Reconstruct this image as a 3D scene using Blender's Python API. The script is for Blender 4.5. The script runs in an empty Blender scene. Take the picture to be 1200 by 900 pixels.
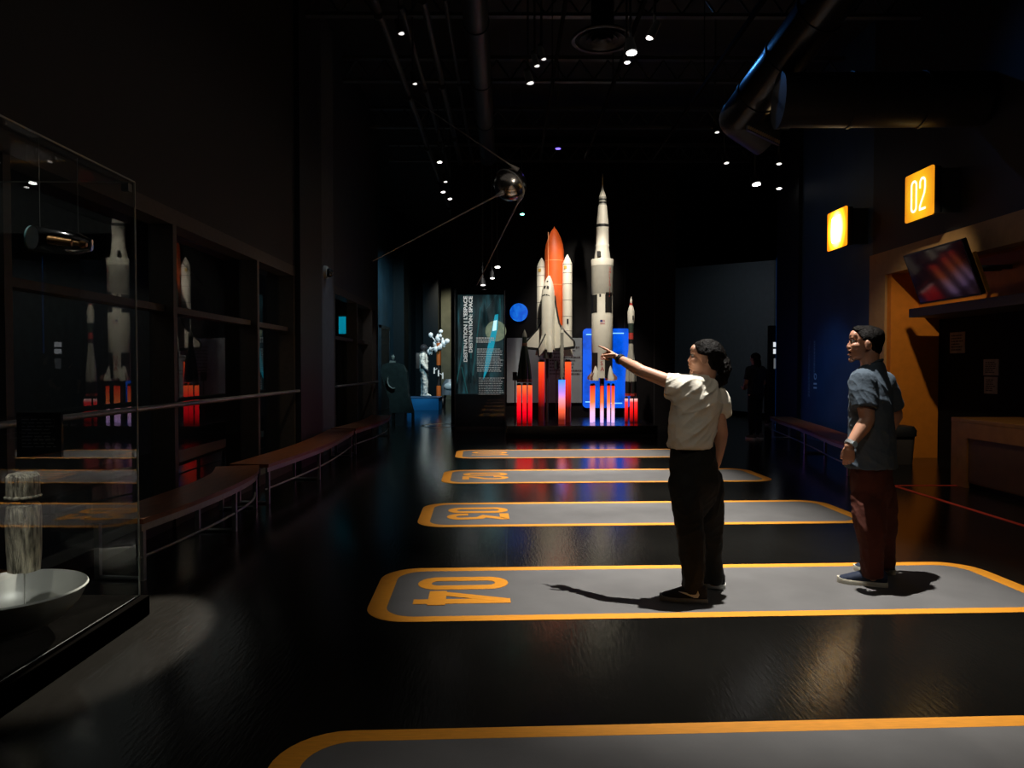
import bpy, bmesh, math, random
from mathutils import Vector, Matrix, noise
random.seed(7)
SC = bpy.context.scene
COL = SC.collection
PI = math.pi

# ------------------------------------------------------------------ camera
F, CX0, CY0, VX, VY, CH = 850.0, 600.0, 450.0, 594.0, 430.0, 1.45
cam_d = bpy.data.cameras.new('camera'); cam = bpy.data.objects.new('camera', cam_d); COL.objects.link(cam)
cam_d.sensor_width = 36.0; cam_d.lens = 36.0 * F / 1200.0; cam_d.clip_start = 0.05; cam_d.clip_end = 200
pitch = math.atan((CY0 - VY) / F); yaw = math.atan((CX0 - VX) / F)
cam.location = (0, 0, CH); cam.rotation_euler = (PI / 2 - pitch, 0, -yaw)
SC.camera = cam
CAMM = cam.rotation_euler.to_matrix()

def at(x, y, D):
    """world point seen at photo pixel x, y, at distance D along the hall"""
    d = CAMM @ Vector(((x - CX0) / F, -(y - CY0) / F, -1.0))
    return Vector((0, 0, CH)) + d * (D / d.y)

# ------------------------------------------------------------------ materials
MATS = {}
def mat(name, col, rough=0.6, metal=0.0, emit=None, es=1.0, var=0.0, vscale=8.0, bump=0.0, bscale=40.0, spec=0.5, stretch=None, coat=0.0):
    if name in MATS: return MATS[name]
    m = bpy.data.materials.new(name); m.use_nodes = True
    nt = m.node_tree; b = nt.nodes['Principled BSDF']
    b.inputs['Base Color'].default_value = (*col, 1); b.inputs['Roughness'].default_value = rough
    b.inputs['Metallic'].default_value = metal; b.inputs['Specular IOR Level'].default_value = spec
    b.inputs['Coat Weight'].default_value = coat
    tc = nt.nodes.new('ShaderNodeTexCoord'); mp = nt.nodes.new('ShaderNodeMapping')
    nt.links.new(tc.outputs['Object'], mp.inputs['Vector'])
    if stretch: mp.inputs['Scale'].default_value = stretch
    if var > 0:
        n = nt.nodes.new('ShaderNodeTexNoise'); n.inputs['Scale'].default_value = vscale; n.inputs['Detail'].default_value = 4
        nt.links.new(mp.outputs['Vector'], n.inputs['Vector'])
        r = nt.nodes.new('ShaderNodeValToRGB')
        lo = tuple(max(0, c * (1 - var)) for c in col); hi = tuple(min(1, c * (1 + var)) for c in col)
        r.color_ramp.elements[0].position = 0.3; r.color_ramp.elements[1].position = 0.7
        r.color_ramp.elements[0].color = (*lo, 1); r.color_ramp.elements[1].color = (*hi, 1)
        nt.links.new(n.outputs['Fac'], r.inputs['Fac']); nt.links.new(r.outputs['Color'], b.inputs['Base Color'])
    if bump > 0:
        n2 = nt.nodes.new('ShaderNodeTexNoise'); n2.inputs['Scale'].default_value = bscale; n2.inputs['Detail'].default_value = 3
        nt.links.new(mp.outputs['Vector'], n2.inputs['Vector'])
        bp = nt.nodes.new('ShaderNodeBump'); bp.inputs['Strength'].default_value = bump; bp.inputs['Distance'].default_value = 0.02
        nt.links.new(n2.outputs['Fac'], bp.inputs['Height']); nt.links.new(bp.outputs['Normal'], b.inputs['Normal'])
    if emit:
        b.inputs['Emission Color'].default_value = (*emit, 1); b.inputs['Emission Strength'].default_value = es
    MATS[name] = m
    return m

def glass_mat(name, tint=(1, 1, 1), ior=1.6, rough=0.0, gain=1.0):
    """clear sheet: reflects by Fresnel at its outer faces, lets the rest straight through"""
    if name in MATS: return MATS[name]
    m = bpy.data.materials.new(name); m.use_nodes = True; nt = m.node_tree; nt.nodes.clear()
    out = nt.nodes.new('ShaderNodeOutputMaterial'); mix = nt.nodes.new('ShaderNodeMixShader')
    tr = nt.nodes.new('ShaderNodeBsdfTransparent'); tr.inputs['Color'].default_value = (*tint, 1)
    gl = nt.nodes.new('ShaderNodeBsdfGlossy'); gl.inputs['Roughness'].default_value = rough
    fr = nt.nodes.new('ShaderNodeFresnel'); fr.inputs['IOR'].default_value = ior
    ge = nt.nodes.new('ShaderNodeNewGeometry')
    inv = nt.nodes.new('ShaderNodeMath'); inv.operation = 'SUBTRACT'; inv.inputs[0].default_value = 1
    mu = nt.nodes.new('ShaderNodeMath'); mu.operation = 'MULTIPLY'
    mg = nt.nodes.new('ShaderNodeMath'); mg.operation = 'MULTIPLY'; mg.inputs[1].default_value = gain; mg.use_clamp = True
    L = nt.links.new
    L(ge.outputs['Backfacing'], inv.inputs[1]); L(fr.outputs['Fac'], mu.inputs[0]); L(inv.outputs[0], mu.inputs[1])
    L(mu.outputs[0], mg.inputs[0]); L(mg.outputs[0], mix.inputs['Fac'])
    L(tr.outputs[0], mix.inputs[1]); L(gl.outputs[0], mix.inputs[2]); L(mix.outputs[0], out.inputs['Surface'])
    MATS[name] = m
    return m

def flame_mat(name, stops, z0, z1, strength, axis='Z'):
    """internally lit acrylic tube: emission colour runs along the tube"""
    m = bpy.data.materials.new(name); m.use_nodes = True; nt = m.node_tree; b = nt.nodes['Principled BSDF']
    b.inputs['Base Color'].default_value = (0.02, 0.01, 0.01, 1); b.inputs['Roughness'].default_value = 0.25
    tc = nt.nodes.new('ShaderNodeTexCoord'); sp = nt.nodes.new('ShaderNodeSeparateXYZ'); mr = nt.nodes.new('ShaderNodeMapRange')
    mr.inputs['From Min'].default_value = z0; mr.inputs['From Max'].default_value = z1
    rp = nt.nodes.new('ShaderNodeValToRGB'); els = rp.color_ramp.elements
    els[0].position = stops[0][0]; els[0].color = (*stops[0][1], 1)
    els[1].position = stops[-1][0]; els[1].color = (*stops[-1][1], 1)
    for p, c in stops[1:-1]:
        e = els.new(p); e.color = (*c, 1)
    L = nt.links.new
    L(tc.outputs['Object'], sp.inputs[0]); L(sp.outputs[axis], mr.inputs['Value']); L(mr.outputs[0], rp.inputs['Fac'])
    L(rp.outputs['Color'], b.inputs['Emission Color']); b.inputs['Emission Strength'].default_value = strength
    return m

# ------------------------------------------------------------------ mesh helpers
def BM(): return bmesh.new()

def box(bm, x0, x1, y0, y1, z0, z1, bev=0.0, rot=None, piv=None):
    vs = [bm.verts.new((x, y, z)) for x in (x0, x1) for y in (y0, y1) for z in (z0, z1)]
    fs = [(0, 1, 3, 2), (4, 6, 7, 5), (0, 4, 5, 1), (2, 3, 7, 6), (0, 2, 6, 4), (1, 5, 7, 3)]
    faces = [bm.faces.new([vs[i] for i in f]) for f in fs]
    if bev > 0:
        es = set(e for f in faces for e in f.edges)
        r = bmesh.ops.bevel(bm, geom=list(es), offset=bev, segments=2, affect='EDGES', profile=0.5)
        vs = list(set(v for f in r['faces'] for v in f.verts) | set(v for v in vs if v.is_valid))
    if rot is not None:
        bmesh.ops.rotate(bm, verts=[v for v in vs if v.is_valid], cent=piv or Vector(), matrix=rot)
    return vs

def frame_of(d):
    d = d.normalized(); up = Vector((0, 0, 1)) if abs(d.z) < 0.95 else Vector((1, 0, 0))
    u = up.cross(d).normalized(); v = d.cross(u).normalized()
    return u, v

def cyl(bm, p0, p1, r0, r1=None, n=20, caps=True):
    p0, p1 = Vector(p0), Vector(p1); r1 = r0 if r1 is None else r1
    u, v = frame_of(p1 - p0)
    A = []; B = []
    for i in range(n):
        a = 2 * PI * i / n; w = u * math.cos(a) + v * math.sin(a)
        A.append(bm.verts.new(p0 + w * r0)); B.append(bm.verts.new(p1 + w * r1))
    for i in range(n):
        j = (i + 1) % n; bm.faces.new((A[i], A[j], B[j], B[i]))
    if caps:
        bm.faces.new(A[::-1]); bm.faces.new(B)

def lathe(bm, c, prof, n=32):
    """prof: list of (z, r) from bottom to top around vertical axis at c"""
    rings = []
    for z, r in prof:
        r = max(r, 0.0004)
        rings.append([bm.verts.new((c[0] + r * math.cos(2 * PI * i / n), c[1] + r * math.sin(2 * PI * i / n), z)) for i in range(n)])
    for a, b in zip(rings, rings[1:]):
        for i in range(n):
            j = (i + 1) % n; bm.faces.new((a[i], a[j], b[j], b[i]))
    bm.faces.new(rings[0][::-1]); bm.faces.new(rings[-1])

def ball(bm, c, r, rot=None, n=2):
    r = Vector((r, r, r)) if not hasattr(r, '__len__') else Vector(r)
    M = Matrix.Translation(Vector(c)) @ (rot.to_4x4() if rot is not None else Matrix.Identity(4)) @ Matrix.Diagonal((*r, 1))
    return bmesh.ops.create_icosphere(bm, subdivisions=n, radius=1.0, matrix=M)['verts']

def limb(bm, pts, rad, n=16, round0=True, round1=True):
    for i in range(len(pts) - 1):
        cyl(bm, pts[i], pts[i + 1], rad[i], rad[i + 1], n)
    for i, (p, r) in enumerate(zip(pts, rad)):
        if (i == 0 and not round0) or (i == len(pts) - 1 and not round1): continue
        ball(bm, p, r, n=2)

def loft(bm, rings, n=28, e=2.0):
    """rings: (centre, u vector, v vector); superellipse sections, capped"""
    R = []
    for c, u, v in rings:
        c, u, v = Vector(c), Vector(u), Vector(v); row = []
        for i in range(n):
            a = 2 * PI * i / n; ca, sa = math.cos(a), math.sin(a)
            x = math.copysign(abs(ca) ** (2 / e), ca); y = math.copysign(abs(sa) ** (2 / e), sa)
            row.append(bm.verts.new(c + u * x + v * y))
        R.append(row)
    for a, b in zip(R, R[1:]):
        for i in range(n):
            j = (i + 1) % n; bm.faces.new((a[i], a[j], b[j], b[i]))
    bm.faces.new(R[0][::-1]); bm.faces.new(R[-1])

def tube(bm, pts, r, n=10):
    pts = [Vector(p) for p in pts]; R = []
    for i, p in enumerate(pts):
        d = (pts[min(i + 1, len(pts) - 1)] - pts[max(i - 1, 0)])
        u, v = frame_of(d)
        R.append([bm.verts.new(p + (u * math.cos(2 * PI * k / n) + v * math.sin(2 * PI * k / n)) * r) for k in range(n)])
    for a, b in zip(R, R[1:]):
        for i in range(n):
            j = (i + 1) % n; bm.faces.new((a[i], a[j], b[j], b[i]))
    bm.faces.new(R[0][::-1]); bm.faces.new(R[-1])

def extrude_poly(bm, pts, h):
    """pts: 3D outline loop, h: offset vector -> closed prism"""
    A = [bm.verts.new(Vector(p)) for p in pts]; B = [bm.verts.new(Vector(p) + h) for p in pts]
    n = len(pts)
    for i in range(n):
        j = (i + 1) % n; bm.faces.new((A[i], A[j], B[j], B[i]))
    bm.faces.new(A[::-1]); bm.faces.new(B)

def root_loc(o):
    l = Vector()
    while o is not None:
        l += o.location; o = o.parent
    return l

def obj(name, bm, m, parent=None, smooth=True, angle=40):
    bmesh.ops.recalc_face_normals(bm, faces=bm.faces)
    if parent is not None:
        off = root_loc(parent)
        for v in bm.verts: v.co -= off
    me = bpy.data.meshes.new(name); bm.to_mesh(me); bm.free()
    if m is not None: me.materials.append(m)
    if smooth:
        ca = math.cos(math.radians(angle))
        for p in me.polygons: p.use_smooth = True
        try: me.set_sharp_from_angle(angle=math.radians(angle))
        except Exception: pass
    o = bpy.data.objects.new(name, me); COL.objects.link(o)
    if parent is not None: o.parent = parent
    return o

def tag(o, label, cat, group=None):
    o['label'] = label; o['category'] = cat
    if group: o['group'] = group
    return o

def thing(name, label, cat, loc=(0, 0, 0), group=None):
    o = bpy.data.objects.new(name, None); COL.objects.link(o); o.location = loc; o.empty_display_size = 0.1
    return tag(o, label, cat, group)

def struct(name, bm, m, parent=None, smooth=False):
    o = obj(name, bm, m, parent, smooth)
    if parent is None: o['kind'] = 'structure'
    return o

def struct_empty(name, loc=(0, 0, 0)):
    o = bpy.data.objects.new(name, None); COL.objects.link(o); o.location = loc; o['kind'] = 'structure'
    return o

def copy_tree(o, parent=None):
    c = o.copy(); COL.objects.link(c); c.parent = parent
    for ch in list(o.children): copy_tree(ch, c)
    return c

def remesh(bm, voxel, smooth=2, fac=0.5):
    """join the overlapping closed shapes in bm into one continuous surface"""
    bmesh.ops.recalc_face_normals(bm, faces=bm.faces)
    me = bpy.data.meshes.new('tmp'); bm.to_mesh(me); bm.free()
    o = bpy.data.objects.new('tmp', me); COL.objects.link(o)
    r = o.modifiers.new('r', 'REMESH'); r.mode = 'VOXEL'; r.voxel_size = voxel; r.adaptivity = 0
    if smooth:
        s = o.modifiers.new('s', 'SMOOTH'); s.iterations = smooth; s.factor = fac
    dg = bpy.context.evaluated_depsgraph_get(); dg.update()
    m2 = bpy.data.meshes.new_from_object(o.evaluated_get(dg))
    out = BM(); out.from_mesh(m2)
    bpy.data.objects.remove(o); bpy.data.meshes.remove(me); bpy.data.meshes.remove(m2)
    return out

def ripple(bm, amp, scale, seed=0.0, dirscale=(1, 1, 1)):
    bm.normal_update()
    ds = Vector(dirscale)
    for v in bm.verts:
        q = Vector((v.co.x * ds.x, v.co.y * ds.y, v.co.z * ds.z)) * scale + Vector((seed, seed * .7, 0))
        v.co += v.normal * amp * noise.noise(q)

def folds(bm, amp, along, s_along, s_across, seed=0.0, mask=None):
    """cloth creases: ridged noise drawn out along one direction"""
    bm.normal_update(); e1 = Vector(along).normalized(); e2, e3 = frame_of(e1); off = Vector((seed * 1.7, seed * .6, seed))
    for v in bm.verts:
        q = Vector((v.co.dot(e1) * s_along, v.co.dot(e2) * s_across, v.co.dot(e3) * s_across)) + off
        w = noise.noise(q + Vector((noise.noise(q * .6), 0, noise.noise(q * .5 + off))) * .5)
        k = (1 - 2.4 * abs(w)); k = k * abs(k)
        v.co += v.normal * amp * (k if mask is None else k * mask(v.co))

def text_mesh(body, size, M, depth=0.002, bold=0.0, sx=1.0, spacing=1.0):
    """lettering as mesh; M maps the text plane (x right, y up) into the world"""
    cu = bpy.data.curves.new('t', 'FONT'); cu.body = body; cu.size = size; cu.extrude = depth; cu.offset = bold; cu.space_character = spacing
    cu.align_x = 'LEFT'; cu.resolution_u = 4
    o = bpy.data.objects.new('t', cu); COL.objects.link(o)
    dg = bpy.context.evaluated_depsgraph_get(); dg.update()
    me = bpy.data.meshes.new_from_object(o.evaluated_get(dg))
    bm = BM(); bm.from_mesh(me)
    bmesh.ops.transform(bm, matrix=M @ Matrix.Diagonal((sx, 1, 1, 1)), verts=bm.verts)
    bpy.data.objects.remove(o); bpy.data.curves.remove(cu); bpy.data.meshes.remove(me)
    return bm

def basis(o, x, y, z):
    return Matrix(((x[0], y[0], z[0], o[0]), (x[1], y[1], z[1], o[1]), (x[2], y[2], z[2], o[2]), (0, 0, 0, 1)))

def stroke(bm, pts, w, M, h, closed=False):
    """constant-width lettering stroke along pts (2D), mapped by M, thickness h"""
    P = [Vector((p[0], p[1])) for p in pts]; n = len(P); Lf = []; Rt = []
    for i in range(n):
        a = P[i - 1] if (i > 0 or closed) else None; c = P[(i + 1) % n] if (i < n - 1 or closed) else None
        d1 = (P[i] - a).normalized() if a is not None else None; d2 = (c - P[i]).normalized() if c is not None else None
        if d1 is None: d1 = d2
        if d2 is None: d2 = d1
        t = (d1 + d2).normalized(); nn = Vector((-t.y, t.x)); k = max(0.35, nn.dot(Vector((-d1.y, d1.x))))
        Lf.append(P[i] + nn * (w / 2 / k)); Rt.append(P[i] - nn * (w / 2 / k))
    def V(p, z): return bm.verts.new(M @ Vector((p.x, p.y, z)))
    lt = [V(p, h) for p in Lf]; rt = [V(p, h) for p in Rt]; lb = [V(p, 0) for p in Lf]; rb = [V(p, 0) for p in Rt]
    m = n if closed else n - 1
    for i in range(m):
        j = (i + 1) % n
        bm.faces.new((rt[i], rt[j], lt[j], lt[i])); bm.faces.new((lb[i], lb[j], rb[j], rb[i]))
        bm.faces.new((lt[i], lt[j], lb[j], lb[i])); bm.faces.new((rb[i], rb[j], rt[j], rt[i]))
    if not closed:
        bm.faces.new((lt[0], lb[0], rb[0], rt[0])); bm.faces.new((rt[-1], rb[-1], lb[-1], lt[-1]))

def arc(cx, cy, rx, ry, a0, a1, n=10):
    return [(cx + rx * math.cos(math.radians(a0 + (a1 - a0) * i / n)), cy + ry * math.sin(math.radians(a0 + (a1 - a0) * i / n))) for i in range(n + 1)]

def digit(bm, d, w, h, t, M, th):
    """tall condensed numerals in a w x h box with stroke t"""
    a = t / 2; r = w / 2 - a
    if d == '0':
        stroke(bm, arc(w / 2, h - w / 2, r, r, 0, 180) + arc(w / 2, w / 2, r, r, 180, 360), t, M, th, True)
    elif d == '1':
        stroke(bm, [(w * .12, h * .80), (w * .45, h - a), (w * .55, h - a), (w * .55, 0)], t, M, th)
    elif d == '2':
        stroke(bm, [(a, h * .68)] + arc(w / 2, h - w / 2, r, r, 180, 0) + [(w - a, h * .66), (w * .80, h * .5), (w * .3, h * .24), (a, h * .12), (a, a), (w, a)], t, M, th)
    elif d == '3':
        stroke(bm, [(0, h - a), (w - a, h - a), (w - a, h - a - t * .3), (w * .45, h * .60), (w - a - r * .3, h * .53)] + arc(w / 2, w / 2, r, r, 0, -180) + [(a, h * .34)], t, M, th)
    elif d == '4':
        stroke(bm, [(w * .74, 0), (w * .74, h)], t, M, th)
        stroke(bm, [(w * .70, h - t * .4), (a * .95, h * .26)], t * .85, M, th * 1.35)
        stroke(bm, [(0, h * .24), (w, h * .24)], t * 1.25, M, th * 1.7)

def lines_of_print(bm, o, ux, uy, w, h, rows, th, n, gapfrac=0.5, ragged=0.3):
    """small illegible print as thin raised dashes"""
    for i in range(rows):
        y = h - (i + 0.5) * h / rows; x = 0.0; end = w * (1 - random.random() * ragged)
        hh = h / rows * gapfrac / 2
        while x < end:
            l = min(end - x, random.uniform(0.02, 0.07) * max(1, w))
            pts = [o + ux * x + uy * (y - hh), o + ux * (x + l) + uy * (y - hh), o + ux * (x + l) + uy * (y + hh), o + ux * x + uy * (y + hh)]
            extrude_poly(bm, pts, n * th)
            x += l + 0.012 * max(1, w)

def spot(name, loc, target, power, color=(1, 1, 1), size=45, blend=0.5, radius=0.05):
    l = bpy.data.lights.new(name, 'SPOT'); l.energy = power; l.color = color; l.spot_size = math.radians(size); l.spot_blend = blend; l.shadow_soft_size = radius
    o = bpy.data.objects.new(name, l); COL.objects.link(o); o.location = loc
    d = Vector(target) - Vector(loc); o.rotation_euler = d.to_track_quat('-Z', 'Y').to_euler()
    return o

def point(name, loc, power, color=(1, 1, 1), radius=0.1):
    l = bpy.data.lights.new(name, 'POINT'); l.energy = power; l.color = color; l.shadow_soft_size = radius
    o = bpy.data.objects.new(name, l); COL.objects.link(o); o.location = loc
    return o

def area(name, loc, target, power, sx, sy, color=(1, 1, 1)):
    l = bpy.data.lights.new(name, 'AREA'); l.energy = power; l.color = color; l.shape = 'RECTANGLE'; l.size = sx; l.size_y = sy
    o = bpy.data.objects.new(name, l); COL.objects.link(o); o.location = loc
    d = Vector(target) - Vector(loc); o.rotation_euler = d.to_track_quat('-Z', 'Y').to_euler()
    return o
# ------------------------------------------------------------------ palette
M_black = mat('black_paint', (0.004, 0.004, 0.005), 0.6, var=0.2)
M_wallnavy = mat('navy_wall_paint', (0.02, 0.024, 0.032), 0.55, var=0.15, vscale=3, bump=0.03, bscale=60)
M_wallblue = mat('blue_wall_paint', (0.02, 0.05, 0.11), 0.55, var=0.15, vscale=2, bump=0.03, bscale=60)
M_walldark = mat('charcoal_wall_paint', (0.0055, 0.0055, 0.0065), 0.6, var=0.2)
M_ceil = mat('ceiling_black', (0.006, 0.007, 0.009), 0.8, var=0.3)
M_steel = mat('dark_steel', (0.05, 0.055, 0.06), 0.45, 0.3, var=0.2)
M_duct = mat('galvanised_duct_black', (0.02, 0.022, 0.026), 0.45, 0.2, var=0.2, bump=0.05)
M_frame = mat('bronze_window_frame', (0.06, 0.05, 0.04), 0.55, var=0.15, vscale=20)
M_wood = mat('orange_stained_bench_wood', (0.22, 0.07, 0.025), 0.35, var=0.3, vscale=6, stretch=(6, 1, 6), bump=0.03)
M_alu = mat('brushed_aluminium', (0.35, 0.36, 0.36), 0.4, 0.8, var=0.1, vscale=30)
M_orange = mat('orange_wall_paint', (0.55, 0.165, 0.008), 0.6, var=0.08)
M_tan = mat('tan_portal_frame', (0.34, 0.19, 0.07), 0.55, var=0.1)
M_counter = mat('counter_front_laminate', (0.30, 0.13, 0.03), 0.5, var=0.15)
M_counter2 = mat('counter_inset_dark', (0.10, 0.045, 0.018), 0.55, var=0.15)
M_white = mat('white_print', (0.8, 0.82, 0.82), 0.6)
M_glass = glass_mat('clear_glass', (0.93, 0.95, 0.95), 1.7)
M_caseglass = glass_mat('case_glass', (0.97, 0.985, 0.985), 1.62)
M_winglass = glass_mat('window_glass', (0.75, 0.78, 0.78), 1.8)
M_paper = mat('paper_notice', (0.26, 0.22, 0.20), 0.8, var=0.2)

# floor: dark polished resin with fine brush marks and joints
def floor_material():
    m = bpy.data.materials.new('polished_black_floor'); m.use_nodes = True; nt = m.node_tree; b = nt.nodes['Principled BSDF']; L = nt.links.new
    tc = nt.nodes.new('ShaderNodeTexCoord')
    n1 = nt.nodes.new('ShaderNodeTexNoise'); n1.inputs['Scale'].default_value = 1.2; n1.inputs['Detail'].default_value = 6
    r1 = nt.nodes.new('ShaderNodeValToRGB'); r1.color_ramp.elements[0].color = (0.004, 0.0038, 0.0034, 1); r1.color_ramp.elements[1].color = (0.010, 0.0095, 0.0082, 1)
    L(tc.outputs['Object'], n1.inputs['Vector']); L(n1.outputs['Fac'], r1.inputs['Fac']); L(r1.outputs['Color'], b.inputs['Base Color'])
    mp = nt.nodes.new('ShaderNodeMapping'); mp.inputs['Scale'].default_value = (34, 5, 1); mp.inputs['Rotation'].default_value = (0, 0, -0.32)
    n2 = nt.nodes.new('ShaderNodeTexNoise'); n2.inputs['Scale'].default_value = 1.6; n2.inputs['Detail'].default_value = 5; n2.inputs['Roughness'].default_value = 0.6
    L(tc.outputs['Object'], mp.inputs['Vector']); L(mp.outputs['Vector'], n2.inputs['Vector'])
    mr = nt.nodes.new('ShaderNodeMapRange'); mr.inputs['To Min'].default_value = 0.08; mr.inputs['To Max'].default_value = 0.19
    L(n2.outputs['Fac'], mr.inputs['Value']); L(mr.outputs[0], b.inputs['Roughness'])
    bk = nt.nodes.new('ShaderNodeTexBrick'); bk.inputs['Scale'].default_value = 1.0; bk.inputs['Mortar Size'].default_value = 0.004
    bk.inputs['Brick Width'].default_value = 2.4; bk.inputs['Row Height'].default_value = 2.4; bk.offset = 0
    bk.inputs['Color1'].default_value = (1, 1, 1, 1); bk.inputs['Color2'].default_value = (1, 1, 1, 1); bk.inputs['Mortar'].default_value = (0, 0, 0, 1)
    L(tc.outputs['Object'], bk.inputs['Vector'])
    ad = nt.nodes.new('ShaderNodeMath'); ad.operation = 'MULTIPLY_ADD'; ad.inputs[1].default_value = 0.5
    L(n2.outputs['Fac'], ad.inputs[0]); L(bk.outputs['Color'], ad.inputs[2])
    bp = nt.nodes.new('ShaderNodeBump'); bp.inputs['Strength'].default_value = 0.32; bp.inputs['Distance'].default_value = 0.008
    L(ad.outputs[0], bp.inputs['Height']); L(bp.outputs['Normal'], b.inputs['Normal'])
    b.inputs['Specular IOR Level'].default_value = 0.5
    return m
M_floor = floor_material()

# ------------------------------------------------------------------ shell
CZ = 7.2
bm = BM(); box(bm, -7, 12, -6, 34, -0.2, 0); struct('floor', bm, M_floor)
bm = BM(); box(bm, -7, 12, -6, 34, CZ, CZ + 0.2); struct('ceiling', bm, M_ceil)
bm = BM(); box(bm, -7, 12, 33.8, 34, 0, CZ); struct('wall_back', bm, M_walldark)
bm = BM(); box(bm, -7, 12, -6.2, -6, 0, CZ); struct('wall_front', bm, M_walldark)
# left side
bm = BM(); box(bm, -3.25, -3.0, -6, 10.34, 2.87, CZ); box(bm, -3.25, -3.0, -6, 0.2, 0, 2.87); struct('wall_left', bm, M_walldark)
bm = BM(); box(bm, -3.4, -2.93, 10.34, 11.55, 0, CZ); struct('wall_left_pier', bm, mat('pier_blue_black', (0.008, 0.010, 0.018), 0.5))
bm = BM(); box(bm, -3.25, -3.0, 11.55, 12.62, 0, CZ); struct('wall_left_panel', bm, mat('slate_wall_panel', (0.07, 0.08, 0.095), 0.5, var=0.15, bump=0.03))
bm = BM(); box(bm, -3.25, -3.0, 12.62, 16.7, 2.87, CZ); struct('wall_left_upper', bm, M_wallnavy)
bm = BM(); box(bm, -4.35, -3.0, 16.7, 16.95, 0, CZ); struct('wall_left_return', bm, M_wallnavy)
bm = BM(); box(bm, -4.45, -4.25, 16.95, 33.8, 0, CZ); struct('wall_left_far', bm, mat('teal_blue_wall', (0.08, 0.13, 0.16), 0.5, var=0.25, vscale=1.5))
bm = BM(); box(bm, -6.2, -6.0, -6, 16.9, 0, CZ); struct('wall_left_room', bm, mat('grey_room_wall', (0.09, 0.095, 0.095), 0.6, var=0.2))
# dark piers and door leaves along the far end
for k, (x0, x1, y0, y1, m) in enumerate([(-4.25, -3.85, 27.2, 28.4, M_walldark), (-3.6, -2.95, 31.2, 31.8, mat('black_blue_pier', (0.006, 0.008, 0.014), 0.5)),
                                        (-1.75, -1.25, 29.5, 30.2, mat('black_blue_pier', (0.006, 0.008, 0.014), 0.5))]):
    bm = BM(); box(bm, x0, x1, y0, y1, 0, CZ); struct('column', bm, m)
bm = BM(); box(bm, -2.95, -1.75, 32.6, 32.8, 0, CZ); struct('wall_back_panel', bm, mat('sand_wall_panel', (0.22, 0.22, 0.16), 0.6, var=0.2, vscale=2))
d = struct_empty('door_1', (-4.22, 24.9, 0))
bm = BM(); box(bm, -4.25, -4.19, 24.2, 25.9, 0, 2.75); struct('door_leaf', bm, mat('black_door', (0.008, 0.01, 0.014), 0.4), d)
bm = BM(); box(bm, -4.25, -4.17, 24.1, 24.2, 0, 2.85); box(bm, -4.25, -4.17, 25.9, 26.0, 0, 2.85); box(bm, -4.25, -4.17, 24.1, 26.0, 2.75, 2.85); struct('door_frame', bm, M_steel, d)
# the dark block that backs the rocket display
bm = BM(); box(bm, -1.40, 4.22, 18.2, 21.0, 0, CZ); struct('wall_island', bm, mat('plum_black_wall', (0.0035, 0.003, 0.0033), 0.6, spec=.15, var=0.2))
bm = BM()
for xx in (2.2, 2.95, 3.7): box(bm, xx - 0.012, xx + 0.012, 18.17, 18.21, 0, CZ)
struct('trim_1', bm, M_black)
# big pale panel far right, turned a little towards the hall
a, b_ = at(790, 478, 25), at(906, 478, 20.4); n_ = (b_ - a).cross(Vector((0, 0, 1))).normalized()
bm = BM(); extrude_poly(bm, [(a.x, a.y, 0.12), (b_.x, b_.y, 0.12), (b_.x, b_.y, 4.45), (a.x, a.y, 4.85)], -n_ * 0.15)
struct('wall_screen', bm, mat('grey_screen_wall', (0.16, 0.18, 0.20), 0.7, var=0.06))
# right side
bm = BM(); box(bm, 6.1, 6.3, 12.1, 15.0, 0, CZ); struct('wall_right', bm, M_wallblue)
bm = BM(); box(bm, 6.02, 6.3, 15.0, 16.2, 0, CZ); struct('wall_right_pier', bm, M_black)
bm = BM(); box(bm, 6.1, 6.3, -6, 12.1, 3.3, CZ); struct('wall_right_upper', bm, M_walldark)
bm = BM(); box(bm, 11.8, 12, 16, 33.8, 0, CZ); struct('wall_right_far', bm, M_walldark)
bm = BM(); box(bm, 6.3, 12, 16.1, 16.3, 0, CZ); struct('wall_right_return', bm, M_walldark)
# portal frame and orange recess
bm = BM(); box(bm, 6.06, 6.3, 11.62, 12.12, 0, 3.3); box(bm, 6.06, 6.3, -2, 11.62, 2.93, 3.3); struct('trim_2', bm, M_tan)
bm = BM(); box(bm, 6.1, 8.6, 11.5, 11.66, 0, 2.95); struct('wall_recess_end', bm, M_orange)
bm = BM(); box(bm, 6.55, 6.7, -2, 11.5, 2.32, 2.95); struct('wall_recess_upper', bm, M_orange)
bm = BM(); box(bm, 6.87, 7.0, -2, 11.5, 0, 2.2); struct('wall_recess_back', bm, mat('recess_black', (.003, .003, .003), .8, spec=.08))
bm = BM(); box(bm, 6.12, 7.0, -2, 11.02, 2.20, 2.33); struct('trim_3', bm, mat('slab_edge', (0.05, 0.04, 0.03), 0.5))
bm = BM(); box(bm, 6.3, 8.6, -2, 11.5, 2.95, 3.1); struct('ceiling_recess', bm, M_orange)

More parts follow.
